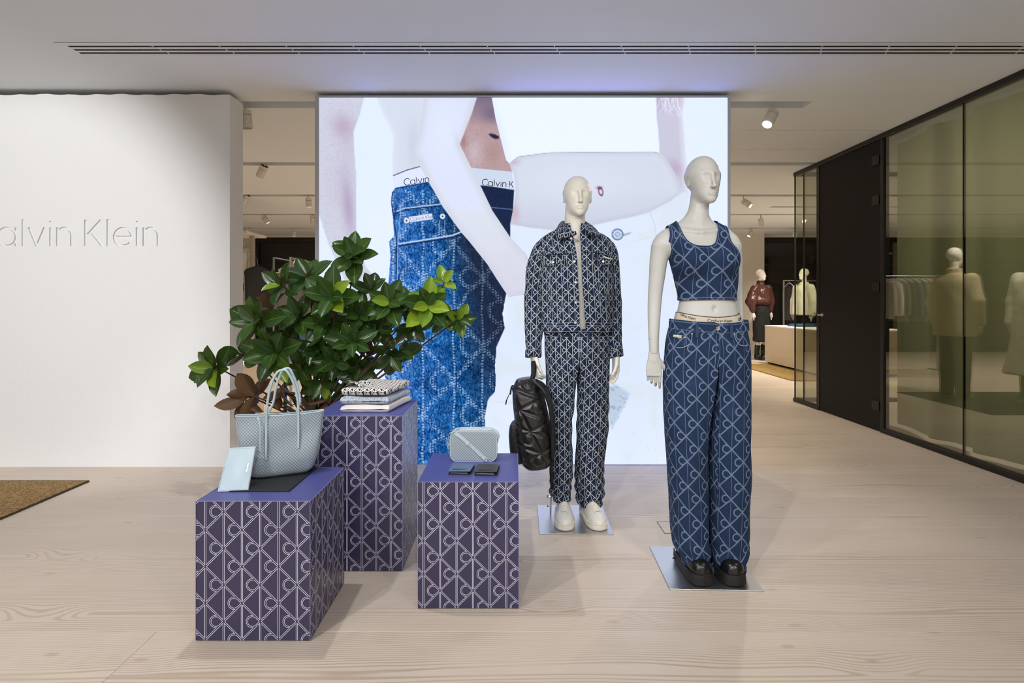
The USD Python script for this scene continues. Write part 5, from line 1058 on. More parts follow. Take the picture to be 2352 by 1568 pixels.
for sg, xa, xb in ((-1, 1285, 1254), (1, 1361, 1399)):
    obj('pocket_edge', line_on(hsurf, [(mxf(xa), mzf(765)), (mxf(xa + sg * 6), mzf(779)), (mxf(xb - sg * 6), mzf(786)), (mxf(xb), mzf(786))], .005, .0015), M_thread, jn); obj('rivet', sph((mxf(xa), hsurf(mxf(xa), 0, .006), mzf(765)), .0042, 2, (1, .5, 1)), M_button, jn, smooth=True)
for px_ in (1294, 1353): obj('belt_loop', rbx(mxf(px_) - .006, mxf(px_) + .006, hsurf(mxf(px_), 0, .010), hsurf(mxf(px_), 0, .004), 1.0, 1.05, .0015), M_dplain, jn)
patch([(mxf(1256), mzf(764)), (mxf(1264), mzf(765)), (mxf(1264), mzf(769)), (mxf(1256), mzf(768))], .006, M_label, 'name_label', jn, hsurf)
# shoes, plate, calf fitting
PLZ = .007
sm_ = (M_shoe_w, M_sole_w, M_lace, M_eye)
sneaker(man, mx(1292.5) * .945 - .003, -.045, -2, PLZ, .292, True, sm_); sneaker(man, mx(1360) * .955, -.045, 9, PLZ, .292, True, sm_)
pc = (.3335 - .3605, 3.118 - 3.13)
obj('base_plate', T(R(cbx(-.19, .19, -.205, .205, .0, PLZ - .001, .0015), -.8, (0, 0, 1)), pc[0], pc[1], 0), M_steel, man, smooth=25)
obj('calf_rod', cat(cyl(.005, [mx(1266), .055, PLZ], [mx(1267), .055, .13], 10), cyl(.004, [mx(1266), .05, .106], [mx(1258), .05, .106], 8), sph((mx(1259), .05, .106), .0105, 2, (.5, 1, 1)), sweep(spline([(mx(1266), .05, .055), (mx(1259), .045, .052), (mx(1257), .04, .062)], 8), .004, 8)), M_chrome, man, smooth=40)
# ================================================================== the woman
fx = lambda px: (px - 1624) / 518.5
fz = lambda py: CH - (py - CY) / 518.5
YAW = -1.0
wm = thing('mannequin', 'pale female mannequin in a blue denim crop top and wide lattice print jeans', 'mannequin', (.864, 2.52, 0), YAW)
TR = [(.84, 0, 0, .100, .070), (.95, 0, 0, .150, .100), (1.06, 0, 0, .152, .104), (1.12, 0, .0, .138, .096), (1.165, 0, .0, .126, .090), (1.215, -.001, .0, .118, .085), (1.28, -.004, .002, .127, .090), (1.345, -.010, .004, .136, .095), (1.40, -.018, .006, .144, .094), (1.44, -.030, .010, .147, .088), (1.475, -.040, .014, .137, .076), (1.505, -.046, .018, .108, .060), (1.53, -.048, .020, .070, .048)]
def torso(f, gr=0.0):
    f.loft(TR, .02, 2.25, grow=gr)
    for sx in (-1, 1): f.cone((sx * .022 - .045, .018, 1.552), (sx * .110 - .046, .012, 1.482), .030 + gr, .034 + gr, .035)
    for sx in (-1, 1): f.ell((sx * .066 - .018, -.070, 1.376), (.058 + gr, .052 + gr, .060 + gr), .035); f.cone((sx * .055 - .046, .012, 1.500), (sx * .125 - .046, .010, 1.478), .030 + gr, .036 + gr, .03)
f = Field(axis_grid([(-.30, -.12, .005), (-.12, .12, .0032), (.12, .26, .005)]), axis_grid([(-.16, .16, .0036)]), axis_grid([(.0, .8, .01), (.8, 1.1, .006), (1.1, 1.58, .0042), (1.58, 1.86, .003)]))
torso(f)
f.cone((-.046, .016, 1.50), (-.026, .018, 1.655), .046, .0415, .035)
f.cone((-.060, -.055, 1.497), (-.118, -.036, 1.505), .008, .006, .02); f.cone((-.034, -.055, 1.497), (.03, -.036, 1.505), .008, .006, .02)
add_head(f, (-.016, .002, fz(413.5)), 11, .915, True, 2)
f.ell((.0035, -.0925, fz(708)), (.0065, .012, .009), .012, 'cut')
for sx in (-1, 1):
    f.cone((sx * .080, 0, .86), (sx * .088, .0, .47), .058, .042, .02); f.cone((sx * .088, .0, .47), (sx * .085, .02, .09), .045, .032, .015)
AL = [(-.196, .006, 1.447, .0455), (-.211, .008, 1.38, .0395), (-.219, .010, 1.30, .0345), (-.226, .012, 1.23, .0315), (-.233, .004, 1.13, .0275), (-.237, -.008, 1.03, .0225), (-.237, -.012, .965, .0195)]
AR = [(.104, .006, 1.447, .0455), (.119, .014, 1.38, .0395), (.130, .026, 1.30, .0345), (.139, .040, 1.23, .0315), (.152, .048, 1.13, .0275), (.163, .046, 1.03, .0225), (.169, .044, .965, .0195)]
for A in (AL, AR):
    f.ell((A[0][0], A[0][1], A[0][2] - .004), (.0450, .0450, .0480), .03)
    f.loft([(q[2], q[0], q[1], q[3], q[3] * 1.04) for q in A[::-1]], .012, 2.0)
h1 = hand_mesh(.9, (16, 30, 42, 50), 1, (38, 16), .0024, -1); h1.apply_scale([.86, .86, .88]); R(h1, 80, (0, 0, 1)); T(h1, -.237, -.012, .960)
h2 = hand_mesh(.9, (20, 22, 26, 30), 4, (20, 24), .0024, 1); h2.apply_scale([.86, .86, .88]); R(h2, -20, (0, 0, 1)); T(h2, .169, .044, .960)
obj('body', cat(f.mesh(), h1, h2), M_greige, wm, smooth=True)
for A in (AL, AR):
    a, b = np.array(A[5]), np.array(A[6]); c = a[:3]; obj('wrist_joint', cyl(a[3] + .0004, c + np.array([0, 0, .0012]), c - np.array([0, 0, .0012]), 28), M_eye, wm)
def cut(me, g):
    """keep the part of a mesh where g > 0, cut cleanly; also gives the open edges as loops"""
    V = np.asarray(me.vertices); s = g(V); F_ = np.asarray(me.faces); out = []; new = {}; P = list(V)
    ins = s[F_] > 0; c = ins.sum(1); out = [tuple(t) for t in F_[c == 3]]
    def mid(a, b):
        q = (min(a, b), max(a, b))
        if q not in new: t = s[a] / (s[a] - s[b]); new[q] = len(P); P.append(V[a] + t * (V[b] - V[a]))
        return new[q]
    for t, m, k in zip(F_[(c == 1) | (c == 2)], ins[(c == 1) | (c == 2)], c[(c == 1) | (c == 2)]):
        j = int(np.argmax(m)) if k == 1 else int(np.argmin(m)); a, b, d = t[j], t[(j + 1) % 3], t[(j + 2) % 3]; ab, ad = mid(a, b), mid(a, d)
        if k == 1: out.append((a, ab, ad))
        else: out += [(ab, b, d), (ab, d, ad)]
    r = trimesh.Trimesh(np.array(P), np.array(out), process=False); r.remove_unreferenced_vertices()
    e = np.sort(np.vstack([r.faces[:, [0, 1]], r.faces[:, [1, 2]], r.faces[:, [2, 0]]]), 1); u, n = np.unique(e, axis=0, return_counts=True); nb = {}
    for a, b in u[n == 1]: nb.setdefault(a, []).append(b); nb.setdefault(b, []).append(a)
    loops, seen = [], set()
    for st in nb:
        if st in seen: continue
        L = [st]; seen.add(st)
        while True:
            q = [w for w in nb[L[-1]] if w not in seen]
            if not q: break
            L.append(q[0]); seen.add(q[0])
        if len(L) > 12: loops.append(np.array(r.vertices)[L])
    return r, loops
def smooth_loop(L, k=3):
    for _ in range(k): L = (np.roll(L, 1, 0) + L * 2 + np.roll(L, -1, 0)) / 4
    return L[::2]
f = Field(axis_grid([(-.22, .18, .004)]), axis_grid([(-.16, .14, .004)]), axis_grid([(1.05, 1.56, .004)])); torso(f, .0085); tmesh = f.mesh()
def tank_g(V):
    x, y, z = V.T; xr = x + .046 + np.clip(1.40 - z, 0, .3) * -.12; ar = np.abs(xr)
    fr_ = np.clip((y < .015).astype(float), 0, 1); zn = np.where(fr_ > 0, 1.432, 1.462)
    gn = -((z - zn) - .105 * (ar / .088) ** 4); ga = -((ar - .126) - .046 * (np.clip(1.505 - z, 0, None) / .115) ** 2.2) ; ga = np.where(z < 1.385, .1, ga)
    return np.minimum(np.minimum(z - (1.198 + .006 * np.cos(x * 9)), gn), ga)
tk, loops = cut(tmesh, tank_g)
def wrap_uv(V, cx=-.018, cy=.004):
    q_ = np.clip((V[:, 0] - cx) / .150, -1, 1); th = np.arctan2(q_, np.sign(cy - V[:, 1]) * np.sqrt(1 - q_ * q_ * .96)); return np.stack([th * .128 + .010, V[:, 2] + .012], 1)
cp = thing_part('crop_top', wm); tag(cp, 'blue denim crop top with thick straps and scooped neck')
obj('shell', tk, M_dfem, cp, smooth=True, uv=wrap_uv(np.asarray(tk.vertices)))
for L in loops:
    Ls = smooth_loop(L); ctr = np.array([-.02, .004, 0]); d = Ls - ctr; d[:, 2] = 0; d /= np.maximum(np.linalg.norm(d, axis=1, keepdims=True), 1e-6)
    if Ls[:, 2].mean() < 1.25: continue
    obj('binding', sweep(Ls, .0023, 8, closed=True), M_dplain2 if 'M_dplain2' in globals() else plain('blue_denim_plain', lin(44, 62, 98), .88), cp, smooth=50); globals().setdefault('M_dplain2', UsdShade.Material.Get(stage, '/World/Looks/blue_denim_plain'))
tk2, loops2 = cut(tmesh, lambda V: tank_g(V) - .0085)
for L in loops2: obj('topstitch', sweep(smooth_loop(L) + 0, .0014, 5, closed=True), M_threadb, cp)
obj('side_dart', sweep(np.array([(-.118, -.052, 1.335), (-.100, -.078, 1.350)]), .0014, 5), M_seam, cp)
# waistband of the underwear
f = Field(axis_grid([(-.20, .20, .005)]), axis_grid([(-.15, .14, .005)]), axis_grid([(1.02, 1.22, .004)])); f.loft(TR, .02, 2.25, grow=.0045); um = f.mesh()
ut = lambda x: 1.129 + .95 * np.clip(x - .010, -.2, .2) ** 2
ub, ul = cut(um, lambda V: np.minimum(ut(V[:, 0]) - V[:, 2], V[:, 2] - 1.05))
uw = thing_part('underwear', wm); obj('waistband', ub, plain('beige_elastic', lin(206, 194, 172), .8, bump=(900., .2, .0004)), uw, smooth=True)
for L in ul:
    if L[:, 2].mean() > 1.1: obj('waistband_edge', sweep(smooth_loop(L), .0016, 6, closed=True), plain('dark_edge', lin(56, 54, 46), .8), uw)
tq = np.array(TR); ta, tb = PchipInterpolator(tq[:, 0], tq[:, 3]), PchipInterpolator(tq[:, 0], tq[:, 4])
def wrapped_text(s, cap, stroke, s0, zf, surf, mat, par, name='printed_word'):
    pg, w = lettering(s, cap, stroke); me = ext(pg.segmentize(cap * .3) if hasattr(pg, 'segmentize') else pg, .0004); v = np.asarray(me.vertices); out = []
    for a, b, d in v: out.append(surf(s0 + a, zf(s0 + a) + b, .0006 if d > 0 else 0))
    me.vertices = np.array(out); return obj(name, me, mat, par)
def usurf(s, z, o):
    a, b = float(ta(z)) + .0052 + o, float(tb(z)) + .0052 + o; th = s / .118; c, sn = math.cos(th), math.sin(th)
    return (a * np.sign(sn) * abs(sn) ** (2 / 2.25), -b * np.sign(c) * abs(c) ** (2 / 2.25), z)
M_txt = plain('black_print', lin(38, 38, 40), .8)
for s0 in (-.142, -.020, .098): wrapped_text('Calvin Klein', .0112, .11, s0, lambda s: 1.1075 + 1.05 * (s - .030) ** 2, usurf, M_txt, uw)
# wide jeans
wj = thing_part('jeans', wm); tag(wj, 'wide-leg blue denim jeans with a lattice and ring pattern')
K = 1 / .985
def rws(L): return [(fz(py), fx(o) * K, fx(i) * K, cy, b, k) for py, o, i, cy, b, k in L]
LR = rws([(752, 1539.5, 1629, .0, .120, 1), (780, 1533, 1629, .0, .122, 1), (815, 1529, 1629, .0, .123, 1), (850, 1526, 1631, .0, .122, .9), (884, 1525, 1632, .0, .119, .6), (948, 1527, 1629, .0, .113, .25), (1022, 1533, 1624.5, .0, .108, .05), (1096, 1538, 1623, .0, .106, 0), (1170, 1544, 1623, .0, .104, 0), (1225, 1544, 1625, -.004, .102, 0), (1262, 1554, 1627, -.008, .100, 0), (1292, 1572, 1628, -.010, .095, 0)])
RR = rws([(752, 1708.5, 1629, .0, .120, 1), (780, 1715, 1629, .0, .122, 1), (815, 1718.5, 1630, .0, .123, 1), (850, 1719, 1633, .0, .122, .9), (884, 1718.5, 1632, .0, .119, .6), (948, 1718, 1630, .0, .113, .25), (1022, 1718, 1626, .0, .108, .05), (1096, 1719, 1625.5, .0, .106, 0), (1170, 1716, 1625.5, .0, .104, 0), (1225, 1714, 1627, -.004, .102, 0), (1262, 1708, 1629, -.008, .100, 0), (1296, 1700, 1632, -.010, .095, 0)])
fhem = lambda P, z: np.where(z < .25, -.006 * np.clip(-P[:, 1] / .1, -1, 1) * np.clip((.2 - z) / .1, 0, 1) + .010 * np.clip(P[:, 1] / .1, 0, 1), 0)
for sd, rw in ((-1, LR), (1, RR)):
    fo = lambda th, z, k, sd=sd: (meshkit.fbm(np.c_[np.cos(th) * 1.1, np.sin(th) * 1.1, np.full(len(th), z * 3.5 + sd * 5)], 3, 22) - .5) * .020 * (1 - k * .7) + np.clip((.20 - z) / .14, 0, 1) * .006 * np.sin(z * 70 + 2.5 * np.sin(th + sd * 2))
    me, uv, R_ = leg(sd, rw, fx(1629), fhem, fo, 64); obj('leg', me, M_dfem, wj, smooth=True, uv=uv + np.array([.004, .020]))
    obj('hem_stitch', sweep(R_[-3] + np.array([0, 0, .004]), .0016, 5, closed=True), M_threadb, wj); obj('hem_stitch', sweep(R_[-3] + np.array([0, 0, .016]), .0012, 5, closed=True), M_threadb, wj)
WC = fx(1627)
wtop = lambda th: 1.104 + .012 * np.sin(th) ** 2 + .004 * (np.sin(th) < 0)
wr_ = []
for k_, dz, tp in ((1.0, -.048, 0), (1.018, -.045, 0), (1.016, -.002, 1), (1.004, .0, 1), (.985, -.003, 1), (.975, -.04, 1)):
    th = np.linspace(0, 2 * PI, 96, endpoint=False) - PI; a, b = (.1665, .1165) if tp else (.1690, .1195)
    wr_.append(np.c_[WC + a * k_ * np.sin(th), -b * k_ * np.sign(np.cos(th)) * np.abs(np.cos(th)) ** .9, wtop(th) + dz])
me, uv = loft(wr_, 'grid'); obj('waistband', me, M_dfem, wj, smooth=True, uv=uv[:, ::-1] + .01)
for j, dz in ((1, .004), (2, -.005)): obj('waist_stitch', sweep(wr_[j] + np.array([0, -.0008, dz]), .0010, 5, closed=True), M_threadb, wj)
wsurf = lambda x, z, o=.003: -.1215 * math.sqrt(max(.04, 1 - ((x - WC) / .180) ** 2)) ** .9 - o
def wpx(px):
    '''x of the point of the front surface that the camera sees at this column'''
    lo, hi = WC - .176, WC + .176
    for _ in range(40):
        m = (lo + hi) / 2
        if CX + (.864 + m) / (2.52 + wsurf(m, 0, 0)) * F < px: lo = m
        else: hi = m
    return lo
for px_ in (1601, 1680): obj('belt_loop', rbx(wpx(px_) - .0065, wpx(px_) + .0065, wsurf(wpx(px_), 0, .010), wsurf(wpx(px_), 0, .0035), fz(772), fz(739), .002), M_dplain2, wj)
bt = lathe([(0, 0), (.0085, 0), (.009, -.002), (.0065, -.0045), (0, -.0035)], 18); R(bt, -90, (1, 0, 0)); T(bt, wpx(1649), -.1275, fz(751)); obj('button', bt, M_button, wj, smooth=35)
obj('fly_seam', cat(line_on(wsurf, [(wpx(1646), fz(766)), (wpx(1645), fz(800)), (wpx(1642), fz(838))], .003, .0013), line_on(wsurf, [(wpx(1653), fz(766)), (wpx(1654), fz(800)), (wpx(1648), fz(836))], .003, .0013)), M_threadb, wj)
for c in ([(1590, 764), (1588, 780), (1578, 790), (1562, 795), (1546, 793)], [(1686, 764), (1692, 780), (1700, 788), (1716, 790)]):
    obj('pocket_edge', line_on(wsurf, [(wpx(a), fz(b)) for a, b in c], .0065, .0017), M_thread, wj); obj('rivet', sph((wpx(c[0][0]), wsurf(wpx(c[0][0]), 0, .006), fz(c[0][1])), .0042, 2, (1, .5, 1)), M_button, wj, smooth=True)
obj('coin_pocket_seam', cat(line_on(wsurf, [(wpx(1578), fz(769)), (wpx(1577), fz(792))], .006, .001), line_on(wsurf, [(wpx(1550), fz(767)), (wpx(1578), fz(769))], .006, .001)), M_threadb, wj)
obj('rivet', sph((wpx(1574), wsurf(wpx(1574), 0, .006), fz(772)), .004, 2, (1, .5, 1)), M_button, wj, smooth=True)
patch([(wpx(1547), fz(766.5)), (wpx(1565), fz(767.5)), (wpx(1565), fz(773)), (wpx(1547), fz(772))], .0090, M_label, 'name_label', wj, wsurf)
s, w_ = lettering('Calvin Klein', .0036, .14); s = shapely.affinity.translate(s, wpx(1548), fz(771.2)); m_ = ext(s, .0003); v = np.asarray(m_.vertices); m_.vertices = np.array([[a, wsurf(a, b, .0094 + .0004 * (d > 0)), b] for a, b, d in v]); obj('label_word', m_, plain('tan_print', lin(150, 120, 80), .8), wj)
obj('side_tab', T(bx(-.001, .001, -.008, .008, -.012, .012), WC - .186, -.02, fz(835)), plain('orange_tab', lin(170, 110, 60), .8), wj)
bm_ = (M_boot, M_bsole, M_boot, M_bline)
sneaker(wm, -.070, -.014, 5, .007, .275, False, bm_); sneaker(wm, .066, -.014, 6, .007, .275, False, bm_)
ang = -2.2 - YAW; c = rot_z(-YAW) @ np.array([.853 - .864, 2.555 - 2.52, 0])
obj('base_plate', T(R(cbx(-.193, .193, -.205, .205, .0, .006, .0015), ang, (0, 0, 1)), c[0], c[1], 0), M_steel, wm, smooth=25)
obj('calf_rod', cat(cyl(.006, [-.115, .08, .006], [-.115, .08, .12], 10), cyl(.004, [-.115, .08, .03], [-.135, .06, .03], 8)), M_chrome, wm, smooth=40)
# ------------------------------------------------------------------ backpack in the man's hand
def quilt():
    g = G(); x, y, z = g.xyz(g.objc()); c, s = math.cos(math.radians(-72)), math.sin(math.radians(-72)); u = x * c - z * s; w = x * s + z * c
    dv, dd = monogram(u / .085 + .3, w / .085 + .15); d = mn(dv, dd); h = g.smooth(d, .0, .20); n = g.noise(g.objc(), 17., 3.0, .5, .5)
    return g.pbr('black_quilted_nylon', base_color=lin(30, 28, 28), roughness=.36, specular_ior_level=.6, normal=g.bump(h * .8 + n * .5, 1.0, .010))
M_quilt = quilt(); M_nylon = plain('black_nylon', lin(17, 17, 18), .5, bump=(55., .6, .004)); M_web = plain('black_webbing', lin(13, 13, 14), .75)
bp = thing('backpack', 'puffy black quilted backpack hanging from the hand of the male mannequin', 'backpack', (.104, 2.955, .576), -7)
rt = lambda m: R(m, -7.5, (0, 1, 0))
f = Field(np.arange(-.13, .13, .005), np.arange(-.18, .18, .005), np.arange(-.27, .27, .005))
f.loft([(-.228, .005, 0, .060, .110), (-.20, .006, 0, .082, .128), (-.10, .004, 0, .088, .136), (.05, .0, 0, .084, .134), (.14, -.004, 0, .076, .122), (.19, -.008, 0, .062, .098), (.222, -.012, 0, .040, .060)], .01, 3.0)
obj('body', rt(f.mesh()), M_quilt, bp, smooth=True)
f = Field(np.arange(-.16, .0, .005), np.arange(-.14, .14, .005), np.arange(-.24, .04, .005)); f.loft([(-.195, -.084, 0, .034, .085), (-.15, -.092, 0, .038, .096), (-.06, -.092, 0, .034, .096), (.0, -.086, 0, .026, .090)], .01, 3.0)
obj('front_pocket', rt(f.mesh()), M_nylon, bp, smooth=True)
rib = [(-.072, -.060, .192), (-.060, -.112, .150), (-.050, -.134, .08), (-.046, -.142, -.02), (-.040, -.142, -.12), (-.03, -.132, -.19)]
obj('piping', rt(sweep(spline(rib, 40), .0038, 8)), M_web, bp, smooth=50); obj('zipper', rt(sweep(spline([(-.080, y, .16 + .03 * math.cos(y * 14)) for y in np.linspace(-.10, .10, 14)], 40), .0045, 6)), M_web, bp, smooth=50)
obj('zip_pull', rt(sweep([(-.086, -.085, .165), (-.104, -.10, .135), (-.110, -.102, .115)], [.0018, .003, .0035], 6)), M_web, bp, smooth=50)
for y in (-.06, .06):
    obj('shoulder_strap', rt(sweep(spline([(.050, y * .5, .195), (.088, y, .15), (.106, y, .06), (.104, y, -.04), (.094, y * 1.2, -.13), (.088, y * 1.3, -.185)], 40), .01, flat=(.028, .007), up=(0, 1, 0))), M_nylon, bp, smooth=50)
    obj('strap_buckle', rt(rbx(.088, .104, y * 1.25 - .016, y * 1.25 + .016, -.150, -.118, .004)), M_black, bp, smooth=40)
obj('loose_webbing', rt(sweep(spline([(.086, -.078, -.185), (.072, -.085, -.25), (.068, -.085, -.335)], 20), .01, flat=(.010, .0012), up=(.9, -.4, 0))), M_web, bp)
obj('handle', rt(sweep(spline([(.020, -.012, .208), (.034, .03, .240), (.036, .075, .282), (.036, .110, .296), (.040, .105, .268), (.034, .055, .226), (.028, .02, .205)], 30), .01, flat=(.0105, .002), up=(1, 0, 0))), M_web, bp, smooth=50)

# ------------------------------------------------------------------ the shop behind
M_figure = mannequin_paint('rear_mannequin_white', lin(234, 230, 220))
def leather(name, col, ro, sc=24., st=.8):
    return plain(name, col, ro, bump=(sc, st, .012), specular_ior_level=.6)
M_brown = leather('brown_leather', lin(72, 36, 30), .30, 16., 1.0); M_blk = plain('black_cloth', lin(16, 16, 17), .85); M_blkl = leather('black_leather_coat', lin(22, 21, 21), .34)
M_beige = plain('beige_wool', lin(196, 178, 146), .9); M_pale = plain('pale_wool', lin(206, 204, 186), .9); M_greyc = plain('grey_wool', lin(112, 110, 102), .9); M_jean = plain('mid_denim', lin(62, 88, 130), .9); M_tan = plain('tan_leather', lin(150, 96, 58), .6); M_wht = plain('white_cotton', lin(228, 224, 214), .9); M_gsheer = plain('grey_sheer', lin(150, 148, 140), .8)
def figure(name, label, loc, rz, outfit, yaw=0, H=1.84):
    t = thing(name, label, 'mannequin', loc, rz); k = H / 1.84
    f = Field(axis_grid([(-.30, .30, .009)]), axis_grid([(-.16, .18, .009)]), axis_grid([(0, 1.5, .014), (1.5, 1.87, .007)]))
    f.loft([(.85, 0, 0, .14, .09), (1.0, 0, 0, .15, .10), (1.15, 0, 0, .118, .085), (1.35, 0, 0, .142, .095), (1.45, 0, .008, .14, .078), (1.52, 0, .016, .07, .05)], .03, 2.2); f.cone((0, .016, 1.5), (0, .014, 1.64), .048, .045, .03); add_head(f, (0, 0, 1.725), yaw, .95, True)
    sp = outfit.get('arms', .05)
    for sx in (-1, 1):
        f.cone((sx * .165, .005, 1.45), (sx * (.20 + sp), .02, 1.20), .042, .032, .02); f.cone((sx * (.20 + sp), .02, 1.20), (sx * (.21 + sp), -.02, .96), .032, .022, .01)
        f.cone((sx * (.21 + sp), -.02, .96), (sx * (.212 + sp), -.03, .88), .026, .030, .01, sq=(1.6, 1, 1)); f.cone((sx * (.212 + sp), -.035, .88), (sx * (.205 + sp), -.035, .80), .020, .010, .01, sq=(1.3, .8, 1)); f.cone((sx * (.208 + sp), -.055, .93), (sx * (.20 + sp), -.075, .86), .010, .008, .006)
        f.cone((sx * .085, 0, .9), (sx * .088, 0, .48), .07, .042, .02); f.cone((sx * .088, 0, .48), (sx * .088, .02, .08), .042, .028, .01); f.cone((sx * .088, .03, .045), (sx * .095, -.11, .03), .034, .026, .01)
    obj('body', f.mesh().apply_scale(k), M_figure, t, smooth=True)
    for nm, mat, parts in outfit['clothes']:
        g = Field(axis_grid([(-.46, .46, .011)]), axis_grid([(-.26, .26, .011)]), axis_grid([(0, 1.62, .013)]))
        for p in parts:
            if p[0] == 'L': g.loft(p[1], .03, p[2] if len(p) > 2 else 2.2)
            elif p[0] == 'C':
                for sx in (-1, 1): g.cone((sx * p[1][0], p[1][1], p[1][2]), (sx * p[2][0], p[2][1], p[2][2]), p[3], p[4], .03)
            elif p[0] == 'X': g.ell(p[1], p[2], .0, 'cut')
        me = g.mesh(); v = me.vertices; n_ = me.vertex_normals; me.vertices = v + n_ * ((meshkit.fbm(v * np.array([11, 11, 6.]), 3, 7) - .5) * outfit.get('fold', .02))[:, None]
        obj(nm, me.apply_scale(k), mat, t, smooth=True)
    if outfit.get('plate', True): obj('base_plate', cbx(-.2, .2, -.2, .2, 0, .006, .001), M_steel, t)
    return t
TRO = ('trousers', M_blk, [('L', [(.80, 0, 0, .165, .11), (.95, 0, 0, .168, .115), (1.06, 0, 0, .14, .1)]), ('C', (.085, 0, .84), (.092, .01, .07), .095, .075)])
figure('mannequin', 'white mannequin in a glossy dark brown leather jacket and long black skirt', (5.08, 11.6, 0), 28, dict(fold=.035, arms=.055, clothes=[
    ('leather_jacket', M_brown, [('L', [(1.09, 0, -.01, .10, .08), (1.12, 0, -.01, .17, .13), (1.18, 0, -.01, .215, .16), (1.30, 0, 0, .205, .155), (1.42, 0, .0, .20, .135), (1.50, 0, .01, .12, .10), (1.54, 0, .012, .078, .075), (1.60, 0, .01, .072, .072)]), ('C', (.19, 0, 1.44), (.275, .02, 1.18), .085, .105), ('C', (.275, .02, 1.18), (.268, -.01, 1.03), .100, .060), ('C', (.268, -.01, 1.03), (.265, -.02, .98), .042, .042)]),
    ('skirt', M_blk, [('L', [(.375, 0, 0, .185, .13), (.7, 0, 0, .180, .135), (.95, 0, 0, .182, .13), (1.12, 0, 0, .15, .11)])]),
    ('ankle_boots', M_boot, [('C', (.088, .02, .26), (.088, .03, .05), .055, .05), ('C', (.088, .03, .04), (.095, -.13, .035), .045, .034)])]), 12)
figure('mannequin', 'white mannequin in a cream jacket seen in profile through the glass corner', (5.74, 11.2, 0), -78, dict(fold=.02, arms=.04, clothes=[('jacket', M_pale, [('L', [(.92, 0, 0, .25, .19), (1.2, 0, 0, .23, .17), (1.42, 0, 0, .205, .14), (1.50, 0, .01, .12, .1), (1.56, 0, .012, .075, .07)]), ('C', (.18, 0, 1.44), (.26, .02, 1.18), .085, .09), ('C', (.26, .02, 1.18), (.26, -.02, .95), .09, .07)]), TRO]))
def coat(z0, w0, mat, nm='coat'): return (nm, mat, [('L', [(z0, 0, 0, w0, w0 * .72), (.8, 0, 0, .235, .17), (1.1, 0, 0, .215, .155), (1.40, 0, 0, .21, .14), (1.49, 0, .01, .13, .10), (1.53, 0, .012, .085, .08), (1.58, 0, .014, .08, .08)]), ('C', (.18, 0, 1.44), (.25, .02, 1.18), .078, .075), ('C', (.25, .02, 1.18), (.255, -.03, .93), .075, .058)])
figure('mannequin', 'mannequin in a short beige wool coat and dark trousers mirrored in the glass partition', (1.33, 6.95, .013), -110, dict(plate=False, clothes=[coat(.76, .235, M_beige), TRO]), 10)
figure('mannequin', 'mannequin in a long pale wool coat mirrored in the glass partition', (.80, 6.45, .013), 80, dict(plate=False, clothes=[coat(.34, .33, M_pale), TRO]), -12)
figure('mannequin', 'mannequin in a long cream coat at the far end of the mirrored group', (.30, 6.9, .013), 120, dict(plate=False, clothes=[coat(.40, .30, M_beige), TRO]), 0)
top('dark_mat', cbx(-.2, 1.72, 5.95, 7.45, .0004, .0040, .001), plain('dark_mat', lin(42, 42, 38), .9), 'dark rectangular mat under the group of coated mannequins behind the lightbox', 'mat')
figure('mannequin', 'white mannequin in a white top and blue jeans behind the magnolia', (-3.30, 8.75, 0), 25, dict(clothes=[('shirt', M_wht, [('L', [(1.0, 0, 0, .20, .15), (1.2, 0, 0, .18, .13), (1.42, 0, 0, .19, .12), (1.50, 0, .01, .11, .085), (1.54, 0, .012, .065, .06)]), ('C', (.17, 0, 1.44), (.25, .02, 1.18), .07, .06), ('C', (.25, .02, 1.18), (.258, -.02, .97), .06, .045)]), ('jeans', M_jean, TRO[2])]), 0)
# clothes rails
def garment_mesh(L, w, d, rs):
    rows = []
    for z, a, b in ((0, .02, .012), (-.02, .12 * w, d * .5), (-.07, w * .92, d * .75), (-.11, w, d), (-L * .5, w * (.95 + rs.uniform(-.05, .05)), d * 1.1), (-L, w * (1.0 + rs.uniform(-.06, .08)), d * 1.15)):
        r = sring(0, 0, z, a, b, .8, 36); th = np.linspace(0, 2 * PI, 36, endpoint=False); r[:, 1] += b * .35 * np.sin(th * 3 + rs.uniform(0, 6)) * (z < -.1); rows.append(r)
    me, uv = loft(rows, None, cap1=True); return me
def hanger_mesh(w):
    hook = [(0, 0, 0), (0, 0, .03)] + [(.018 * math.sin(t) * 1.0, 0, .048 - .018 * math.cos(t)) for t in np.linspace(.2, 4.2, 12)]
    return sweep(spline(hook, 24), .002, 6), sweep(spline([(-w, 0, -.075), (-w * .6, 0, -.03), (0, 0, 0), (w * .6, 0, -.03), (w, 0, -.075)], 20), .007, flat=(.011, .005), up=(0, 0, 1))
